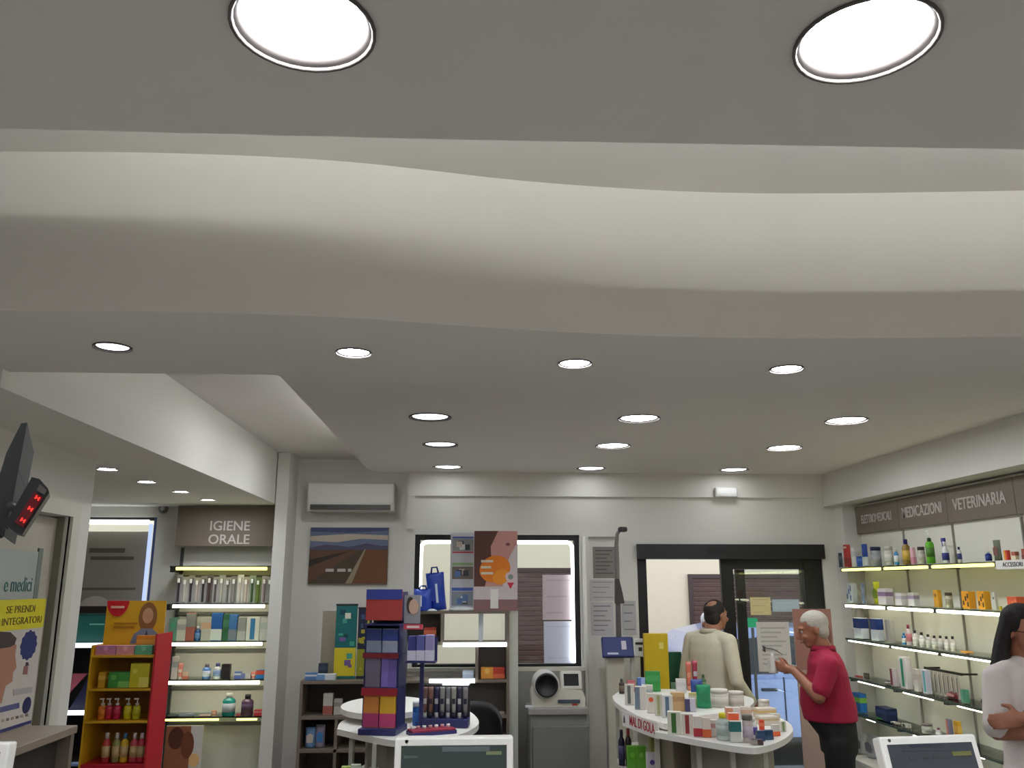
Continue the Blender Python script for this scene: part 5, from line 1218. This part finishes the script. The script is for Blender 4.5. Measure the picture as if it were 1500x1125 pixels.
# tall panels behind the gondola
for px0, px1, py0, c, lab, y in [(943,978,928,(214,182,26),'tall yellow panel on a foot behind the gondola', 7.02), (979,998,955,(20,84,60),'dark green panel on a foot beside the yellow one', 7.27)]:
    a, b = onY(px0, py0, y), onY(px1, py0, y); w = b.x-a.x
    t = thing('display_panel', lab, 'display panel', ((a.x+b.x)/2, y, 0))
    MB().box(-w/2,w/2,0,.05,.05,a.z,P(*c),bev=.004).build('panel', t)
    MB().box(-w/2,w/2,-.06,.06,0,.05,P(90,90,88)).build('foot', t)
    if w > .15: MB().box(w*.12,w*.3,-.001,0,a.z-.12,a.z-.07,P(236,220,120)).build('printed_mark', t)
    else: MB().box(-w*.4,w*.4,-.001,0,a.z-.32,a.z-.24,P(150,200,170)).build('printed_mark', t)
# goods on the shelves inside the gondola
for a in [
 ('b',908,917,1070,1.12,5.58,.695,((30,30,56),(40,40,60),(60,60,96)),'navy bottle inside the left end of the gondola','bottle'),
 ('b',918,927,1068,1.12,5.56,.695,((46,36,40),(150,60,50),(70,60,60)),'black bottle with red cap inside the left end of the gondola','bottle'),
 ('c',921,934,1094,1.12,5.39,.695,((90,160,40),(120,190,60)),'lime green carton inside the gondola, left','box'),
 ('c',934,947,1094,1.12,5.36,.695,((100,170,50),(130,196,80)),'lime green carton inside the gondola, right','box'),
 ('c',955,966,1082,1.12,5.27,.695,((150,154,90),(170,170,110)),'khaki carton inside the gondola','box'),
 ('c',950,963,1104,1.12,5.16,.695,((206,200,206),(90,60,140)),'white carton with purple print inside the gondola','box')]:
    on_front(a[0], a[1], a[2], a[3], a[5], a[6], a[7], a[8], a[9], style='spot', dep=.05)
for i, (px, c, nm) in enumerate([(985,(120,112,104),'grey brown'),(1010,(150,144,138),'pale stone'),(1040,(110,106,100),'dark stone'),(1065,(146,138,120),'sand'),(1108,(120,130,140),'blue grey')]):
    y = [4.86,4.81,4.70,4.62,4.8][i]
    carton((solveX(px, y, .58), y, .551), .06, .04, .2, -.2, (c, tuple(v+30 for v in c)), '%s carton on the low shelf under the gondola' % nm, 'box')
# ------------------------------------------------------------------ people: lofted limbs fused into one skin
def fuse(mb, name, voxel, mat, parent, smooth=4):
    me = bpy.data.meshes.new(name); me.from_pydata(mb.v, [], mb.f)
    bm = bmesh.new(); bm.from_mesh(me); bmesh.ops.recalc_face_normals(bm, faces=bm.faces[:]); bm.to_mesh(me); bm.free()
    t = bpy.data.objects.new(name, me); COL.objects.link(t)
    r = t.modifiers.new('r', 'REMESH'); r.mode = 'VOXEL'; r.voxel_size = voxel; r.use_smooth_shade = True
    s_ = t.modifiers.new('s', 'SMOOTH'); s_.iterations = smooth; s_.factor = .5
    out = bpy.data.meshes.new_from_object(t.evaluated_get(bpy.context.evaluated_depsgraph_get()))
    bpy.data.objects.remove(t); bpy.data.meshes.remove(me)
    out.materials.clear(); out.materials.append(mat); out.name = name
    out.polygons.foreach_set('use_smooth', [True]*len(out.polygons))
    o = bpy.data.objects.new(name, out); COL.objects.link(o); o.parent = parent; return o
DUM = P(128,128,128)
def ball(m, c, r, sc=(1,1,1), mx=None):
    n, k = 16, 10; prof = [(max(1e-7, r*math.sin(PI*i/k)), -r*math.cos(PI*i/k)) for i in range(k+1)]
    v = []; f = []
    for j in range(k+1):
        for i in range(n):
            a = 2*PI*i/n; v.append(Vector((prof[j][0]*math.cos(a)*sc[0], prof[j][0]*math.sin(a)*sc[1], prof[j][1]*sc[2])))
    for j in range(k):
        for i in range(n): f.append((j*n+i, j*n+(i+1)%n, (j+1)*n+(i+1)%n, (j+1)*n+i))
    v = [tuple((mx @ p if mx else p) + Vector(c)) for p in v]
    m.add(v, f, DUM, True)
def limb(m, pts, rad):
    for i in range(len(pts)-1):
        a, b = Vector(pts[i]), Vector(pts[i+1])
        if (b-a).length > 1e-4: m.cyl(a, b, rad[i], DUM, rad[i+1], 14)
        ball(m, a, rad[i])
    ball(m, pts[-1], rad[-1])
def loft(m, secs, n=24):
    """secs: (cx, cy, cz, rx, ry) ellipses stacked upward"""
    v = []; f = []
    for cx, cy, cz, rx, ry in secs:
        for i in range(n):
            a = 2*PI*i/n; ca, sa = math.cos(a), math.sin(a)
            v.append((cx+rx*math.copysign(abs(ca)**.85, ca), cy+ry*math.copysign(abs(sa)**.85, sa), cz))
    for j in range(len(secs)-1):
        for i in range(n): f.append((j*n+i, j*n+(i+1)%n, (j+1)*n+(i+1)%n, (j+1)*n+i))
    f.append(list(range(n))[::-1]); f.append([(len(secs)-1)*n+i for i in range(n)])
    m.add(v, f, DUM, True)
def hand(m, w, d, nrm, thumb, curl=.35, k=1.0):
    """palm, four unequal bent fingers and a side thumb; d = finger direction, nrm = palm normal, thumb = thumb side"""
    w, d, nrm, thumb = Vector(w), Vector(d).normalized(), Vector(nrm).normalized(), Vector(thumb).normalized()
    R3_ = Matrix((thumb, d, nrm)).transposed()
    ball(m, w + d*.045*k, .046*k, (.82, 1.08, .36), R3_)
    limb(m, [w - d*.01, w + d*.02*k], [.026*k, .026*k])
    for q, (off, L) in enumerate([(.027,.068),(.009,.076),(-.009,.070),(-.027,.056)]):
        p = w + d*.078*k + thumb*off*k; pts = [p - d*.02*k, p]; dd = d.copy()
        for s_, fr in enumerate((.45,.32,.23)):
            dd = (dd*math.cos(curl) + nrm*math.sin(curl)).normalized() if s_ else (dd*math.cos(curl*.5)+nrm*math.sin(curl*.5)).normalized()
            nn = (nrm - dd*nrm.dot(dd)); nrm2 = nn.normalized() if nn.length > 1e-4 else nrm
            p = p + dd*L*fr*k; pts.append(p)
            if s_ < 2: dd = (dd*math.cos(curl*.5) + nrm2*math.sin(curl*.5)).normalized()
        limb(m, pts, [.0105*k,.0098*k,.0092*k,.0085*k,.0075*k])
    p = w + d*.028*k + thumb*.03*k; a = (thumb*.75 + d*.6 + nrm*.25).normalized(); b = (thumb*.3 + d*.85 + nrm*.4).normalized()
    limb(m, [p - thumb*.012, p + a*.03*k, p + a*.03*k + b*.03*k], [.013*k,.0115*k,.009*k])
def head(m, c, yaw=0.0, pitch=0.0, k=1.0, chin=1.0):
    """skull, jaw, nose, brow, ears; looks along -Y before turning"""
    R_ = Matrix.Rotation(yaw,3,'Z') @ Matrix.Rotation(pitch,3,'X'); c = Vector(c)
    T = lambda x,y,z: c + R_ @ Vector((x,y,z))*k
    ball(m, T(0,.012,.03), .098*k, (.80,1.0,.93), R_)
    ball(m, T(0,-.03,-.02), .075*k, (.86,.86,1.15), R_)
    ball(m, T(0,-.045,-.083*chin), .045*k, (1.0,.8,.7), R_)
    limb(m, [T(0,-.092,.012), T(0,-.112,-.028), T(0,-.096,-.036)], [.010*k,.0145*k,.012*k])
    for s_ in (-1, 1):
        ball(m, T(s_*.078,.012,-.008), .028*k, (.3,.62,1.0), R_)
        limb(m, [T(s_*.018,-.089,.030), T(s_*.048,-.075,.028)], [.010*k,.009*k])
        ball(m, T(s_*.04,-.07,-.03), .026*k, (1,.7,.8), R_)
    limb(m, [T(-.02,-.09,-.062), T(.02,-.09,-.062)], [.009*k,.009*k])
    limb(m, [T(0,.02,-.06), T(0,.035,-.15)], [.056*k,.06*k])
    return T, R_
def face_parts(root, T, R_, k=1.0, lip=(150,90,80)):
    for s_ in (-1, 1):
        e = MB(); ball(e, T(s_*.033,-.0765,.008), .0108*k); e.mats = [P(196,188,180,.4)]
        o = e.build('eye', root)
        i_ = MB(); ball(i_, T(s_*.033,-.0845,.008), .0056*k); i_.mats = [P(40,28,22,.2)]; i_.build('iris', o)
    l = MB(); limb(l, [T(-.024,-.088,-.060), T(0,-.100,-.062), T(.024,-.088,-.060)], [.004*k,.0065*k,.004*k]); l.mats = [P(*lip)]; l.build('lips', root)
def person(name_label, loc, rz, skin, top_c, leg_c, arms, head_yaw=0, head_pitch=0, lean=0.0, belly=0.0, sleeve='long', hair=None, h=1.7, female=False, hem=.80, hands=None, shoe=(30,28,28), loose=0.012, headoff=(0,0), collar=None):
    root = thing('person', name_label, 'person', loc, rz)
    k = h/1.7; SK = M('skin_%d_%d_%d' % skin, c8(*skin), .5, var=.05, scale=20)
    V = lambda x,y,z: Vector((x*k, (y - lean*max(0, z-.95))*k, z*k))
    def torso(e, z0=.84):
        fm = .94 if female else 1.0
        S_ = [(.80,.158,.112),(.90,.168 if not female else .178,.118),(1.0,.155*fm,.110+belly*.8),(1.1,.152*fm*(.95 if female else 1),.108+belly),(1.2,.165*fm,.113+belly*.6),(1.3,.178*fm,.113),(1.38,.172*fm,.098),(1.435,.115*fm,.075),(1.465,.068,.062)]
        out = []
        for z, rx, ry in S_:
            if z < z0-1e-6: continue
            p = V(0, 0 - (belly*.6 if 1.0 <= z <= 1.2 else 0), z); out.append((p.x, p.y, p.z, (rx+e)*k, (ry+e)*k))
        return out
    b = MB(); loft(b, torso(0, .8))
    legs = {}
    for s_ in (-1, 1):
        legs[s_] = [V(s_*.092,0,.86), V(s_*.105,-.012,.48), V(s_*.11,.012,.09)]
        limb(b, legs[s_], [.088*k,.056*k,.036*k]); limb(b, [V(s_*.11,.03,.04), V(s_*.118,-.13,.03)], [.034*k,.03*k])
    A = {}
    for s_ in (-1, 1):
        sh, el, wr = arms[s_]; sh = V(*sh); el = V(*el); wr = V(*wr); A[s_] = (sh, el, wr)
        limb(b, [sh, el, wr], [.052*k,.040*k,.028*k])
        limb(b, [el, el+(wr-el)*.3], [.040*k,.042*k])
        d, n_, t_ = hands[s_][:3] if hands and s_ in hands else ((wr-el).normalized(), (-s_,0,0), (0,-1,0))
        hand(b, wr + Vector(d).normalized()*.02, d, n_, t_, hands[s_][3] if hands and s_ in hands and len(hands[s_]) > 3 else .3, k)
    hc = V(headoff[0], headoff[1], 1.585)
    T, R_ = head(b, hc, head_yaw, head_pitch, k)
    limb(b, [V(0,.01,1.40), V(headoff[0]*.5,.012+headoff[1]*.5,1.50)], [.062*k,.056*k])
    fuse(b, 'body', .0065, SK, root)
    face_parts(root, T, R_, k)
    # shirt or coat
    s = MB(); tt = torso(loose, hem)
    p0 = V(0,0,hem); tt = [(p0.x,p0.y,p0.z,tt[0][3]+.006,tt[0][4]+.006)] + tt if tt[0][2] > p0.z+.01 else tt
    loft(s, tt[:-1] + [(tt[-1][0],tt[-1][1],tt[-1][2]-.012,.078*k,.072*k)])
    for s_ in (-1, 1):
        sh, el, wr = A[s_]
        if sleeve == 'long': limb(s, [sh, el, wr], [.068*k,.054*k,.042*k])
        else: limb(s, [sh, sh+(el-sh)*.72], [.070*k,.064*k]) if sleeve == 'short' else limb(s, [sh, el*.9+sh*.1], [.068*k,.062*k])
        limb(s, [V(s_*.06,0,1.42), sh], [.06*k,.066*k])
    fuse(s, 'jacket' if sleeve == 'long' else 'shirt', .008, M('cloth_%d_%d_%d' % top_c, c8(*top_c), .85, var=.05, scale=25, bump=.35), root, 6)
    if collar:
        c_ = MB(); pc_ = V(0,.0,1.455); c_.lathe([(.074*k,0),(.086*k,-.012),(.080*k,.026),(.070*k,.03)], P(*collar,.85), 24, tuple(pc_), loop=True); c_.build('collar', root)
    t = MB(); loft(t, [(x,y,z,rx,ry) for x,y,z,rx,ry in torso(.006,.8) if z < 1.11*k])
    for s_ in (-1, 1): limb(t, legs[s_], [.100*k,.078*k,.066*k])
    fuse(t, 'trousers', .01, M('cloth_%d_%d_%d' % leg_c, c8(*leg_c), .9, var=.06, scale=25, bump=.3), root, 4)
    for s_ in (-1, 1):
        q = MB(); limb(q, [V(s_*.11,.035,.045), V(s_*.118,-.14,.035)], [.046*k,.040*k]); q.box(*(lambda p: (p.x-.045,p.x+.045,p.y-.19*k,p.y+.085*k,0,.02))(V(s_*.114,0,0)), DUM); fuse(q, 'shoe', .008, P(*shoe), root, 2)
    if hair: hair(root, T, R_, k)
    return root, T, R_, k, V, A
def short_hair(c, bald=None, full=True, name='hair'):
    def f(root, T, R_, k):
        m = MB()
        if full: ball(m, T(0,.022,.045), .1*k, (.82,1.0,.88), R_); ball(m, T(0,.05,-.005), .078*k, (.98,.75,1.0), R_)
        else:
            ball(m, T(0,.052,.005), .085*k, (.97,.72,.85), R_)
            for s_ in (-1,1): ball(m, T(s_*.062,.028,.02), .042*k, (.6,1.1,1.0), R_)
        o = fuse(m, 'hair', .006, M('hair_%d_%d_%d' % c, c8(*c), .7, var=.25, scale=120, bump=.6), root, 3)
        # clear the face: hair vertices in front are drawn back onto the skull
        inv = R_.transposed(); hc = T(0,0,0)
        for v in o.data.vertices:
            p = inv @ (v.co - hc) / k
            if p.y < -.035 and p.z < .065: v.co = hc + R_ @ Vector((p.x*.75, -.02+(p.y+.035)*.2, min(p.z,.06)))*k
            if bald and (Vector((p.x, p.y-bald[0], p.z-bald[1])).length < bald[2]): v.co = hc + R_ @ (p*.80)*k
    return f
def skullcap(c):
    def f(root, T, R_, k):
        m = MB(); ball(m, T(0,.02,.05), .101*k, (.84,1.0,.84), R_); ball(m, T(0,.06,.0), .07*k, (1.0,.7,1.0), R_)
        fuse(m, 'hair', .006, M('hair_%d_%d_%d' % c, c8(*c), .7, var=.1, scale=120, bump=.5), root, 3)
    return f

# pharmacist-side man in a cream jacket, seen from behind and turned to the door
pm, T, R_, k, V, A = person('man in a cream white jacket seen from behind beside the gondola', (1.985, 6.95, 0), PI-1.0, (168,116,88), (214,206,182), (60,58,60),
    {-1: ((-.195,.01,1.385), (-.275,.03,1.09), (-.25,-.16,.93)), 1: ((.195,.01,1.385), (.26,.04,1.09), (.22,-.10,.90))},
    head_yaw=.0, sleeve='long', hair=short_hair((34,26,24), bald=(.062,.105,.056)), h=1.66, hem=.74, loose=.022, collar=(206,198,176), headoff=(-.03,-.05))
# elderly man in a pink polo shirt, in profile, reading a paper held before him
po, T, R_, k, V, A = person('elderly grey haired man in a crimson pink polo shirt and black trousers', (2.40, 5.62, 0), -PI/2-.35, (150,96,72), (158,20,60), (20,20,22),
    {-1: ((-.20,.01,1.37), (-.235,-.06,1.14), (-.09,-.21,1.31)), 1: ((.20,.01,1.37), (.25,-.09,1.17), (.06,-.22,1.32))},
    head_yaw=.1, head_pitch=.22, lean=.10, belly=.055, sleeve='short', hair=short_hair((176,170,160)), h=1.61, hem=.99, loose=.02, headoff=(0,-.045),
    hands={-1: ((.45,-1,.25),(.9,.4,.1),(0,-.2,1),.55), 1: ((-.35,-1,.2),(-.9,.4,.1),(0,-.2,1),.55)}, collar=(150,18,56))
m_ = Matrix.Translation(po.location) @ Matrix.Rotation(-PI/2-.35, 4, 'Z')
cp = m_ @ Vector((-.02,-.37,1.225))
pp = pouch(cp, .11, .06, .12, -PI/2-.2, ((222,218,214),(206,202,200)), 'small white paper bag in the hands of the man in pink', 'paper bag')
pp.name = 'paper_bag'
gl = thing('glasses', 'dark framed glasses held above the white paper bag', 'glasses', tuple(m_ @ Vector((-.02,-.42,1.375))), -PI/2-.2)
for s_ in (-1,1):
    MB().tube([(s_*.03+.022*math.cos(a),0,.018*math.sin(a)) for a in [2*PI*i/16 for i in range(17)]], .0025, P(40,36,36), 6).build('rim', gl)
    MB().tube([(s_*.054,0,.006),(s_*.056,.06,.0),(s_*.05,.11,-.03)], .0022, P(40,36,36), 6).build('temple', gl)
MB().tube([(-.009,0,.005),(0,-.002,.008),(.009,0,.005)], .0022, P(40,36,36), 6).build('bridge', gl)
# woman in white with long dark hair, arms folded
def long_hair(c):
    def f(root, T, R_, k):
        m = MB(); ball(m, T(0,.022,.042), .101*k, (.86,.98,.92), R_)
        for i in range(9):
            a = PI*(-.02 + 1.04*i/8); x, y = .086*math.cos(a), .036+.045*math.sin(a)
            limb(m, [T(x*.80,y*.7,.07), T(x*1.1,y*1.1,-.06), T(x*1.28,y*1.15+.01,-.17), T(x*1.22+.008*math.sin(3*i),y*1.1+.012,-.27), T(x*1.05,y+.006*math.cos(5*i),-.345+.02*math.sin(2*i))], [.030*k,.031*k,.030*k,.026*k,.014*k])
        for s_ in (-1, 1):
            for j in range(2):
                limb(m, [T(s_*.088,.045,.0), T(s_*(.098+.006*j),.035-.006*j,-.09), T(s_*(.115-.008*j),.005-.012*j,-.175), T(s_*(.104+.012*j),-.055-.014*j,-.25), T(s_*(.112-.014*j),-.085-.014*j,-.315-.025*j)], [.022*k,.024*k,.025*k,.022*k,.010*k])
        o = fuse(m, 'hair', .0065, M('hair_%d_%d_%d' % c, c8(*c), .8, var=.35, scale=90, bump=.8), root, 2)
        inv = R_.transposed(); hc = T(0,0,0)
        for v in o.data.vertices:
            p = inv @ (v.co - hc) / k
            if p.y < -.035 and -.12 < p.z < .07: v.co = hc + R_ @ Vector((p.x, -.035+(p.y+.04)*.2, p.z))*k
    return f
wo, T, R_, k, V, A = person('woman in a white tunic with long dark hair and glasses, arms folded', (2.668, 4.02, 0), .10, (158,104,80), (216,206,204), (210,202,200),
    {-1: ((-.175,.0,1.375), (-.25,-.05,1.155), (.0,-.225,1.175)), 1: ((.175,.0,1.375), (.255,-.06,1.16), (-.20,-.20,1.235))},
    head_yaw=.12, head_pitch=.12, sleeve='half', hair=long_hair((20,13,13)), h=1.69, female=True, hem=.72, loose=.018,
    hands={-1: ((1,.1,.12),(0,1,0),(0,0,1),.35), 1: ((-1,.30,-.16),(.25,1,-.1),(0,.1,1),.3)}, shoe=(220,216,214))
wr = A[1][2]; dr_ = (A[1][2]-A[1][1]).normalized()
q = dr_.to_track_quat('Z','Y').to_matrix().to_4x4(); q.translation = wr - dr_*.02
MB().lathe([(.036,0),(.040,.004),(.040,.014),(.036,.018)], CHROME, 20, mx=q, loop=True).lathe([(0,.0),(.017,.0),(.017,.008),(0,.009)], P(230,228,226,.2), 14, mx=Matrix.Translation(wr-dr_*.01+Vector((0,-.04,.0))) @ Matrix.Rotation(PI/2,4,'X')).build('watch', wo)
q2 = q.copy(); q2.translation = wr - dr_*.06
MB().lathe([(.038,0),(.042,.004),(.042,.010),(.038,.014)], P(206,96,60), 20, mx=q2, loop=True).build('bracelet', wo)
bp_ = V(.06,-.145,1.26); MB().box(bp_.x-.03,bp_.x+.03,bp_.y-.008,bp_.y,bp_.z-.02,bp_.z+.02,P(40,110,160)).build('name_badge', wo)
gm = MB()
for s_ in (-1,1):
    gm.tube([tuple(T(s_*.034+.026*math.cos(a), -.105, .006+.02*math.sin(a))) for a in [2*PI*i/16 for i in range(17)]], .0025, P(24,22,22), 6)
    gm.tube([tuple(T(s_*.06,-.10,.012)), tuple(T(s_*.082,-.05,.012)), tuple(T(s_*.086,.02,.008))], .0025, P(24,22,22), 6)
gm.tube([tuple(T(-.01,-.106,.01)), tuple(T(.01,-.106,.01))], .0025, P(24,22,22), 6)
gm.build('glasses', wo)
# passer-by on the pavement
person('white haired passer-by in a light blue shirt outside the open door', (2.50, 8.75, STREET), .35, (150,100,80), (150,166,226), (60,64,80),
    {-1: ((-.195,.0,1.385), (-.255,.03,1.10), (-.24,-.03,.86)), 1: ((.195,.0,1.385), (.255,.03,1.10), (.24,-.03,.86))},
    head_yaw=-.2, sleeve='long', hair=skullcap((222,222,226)), h=1.63, hem=.80)
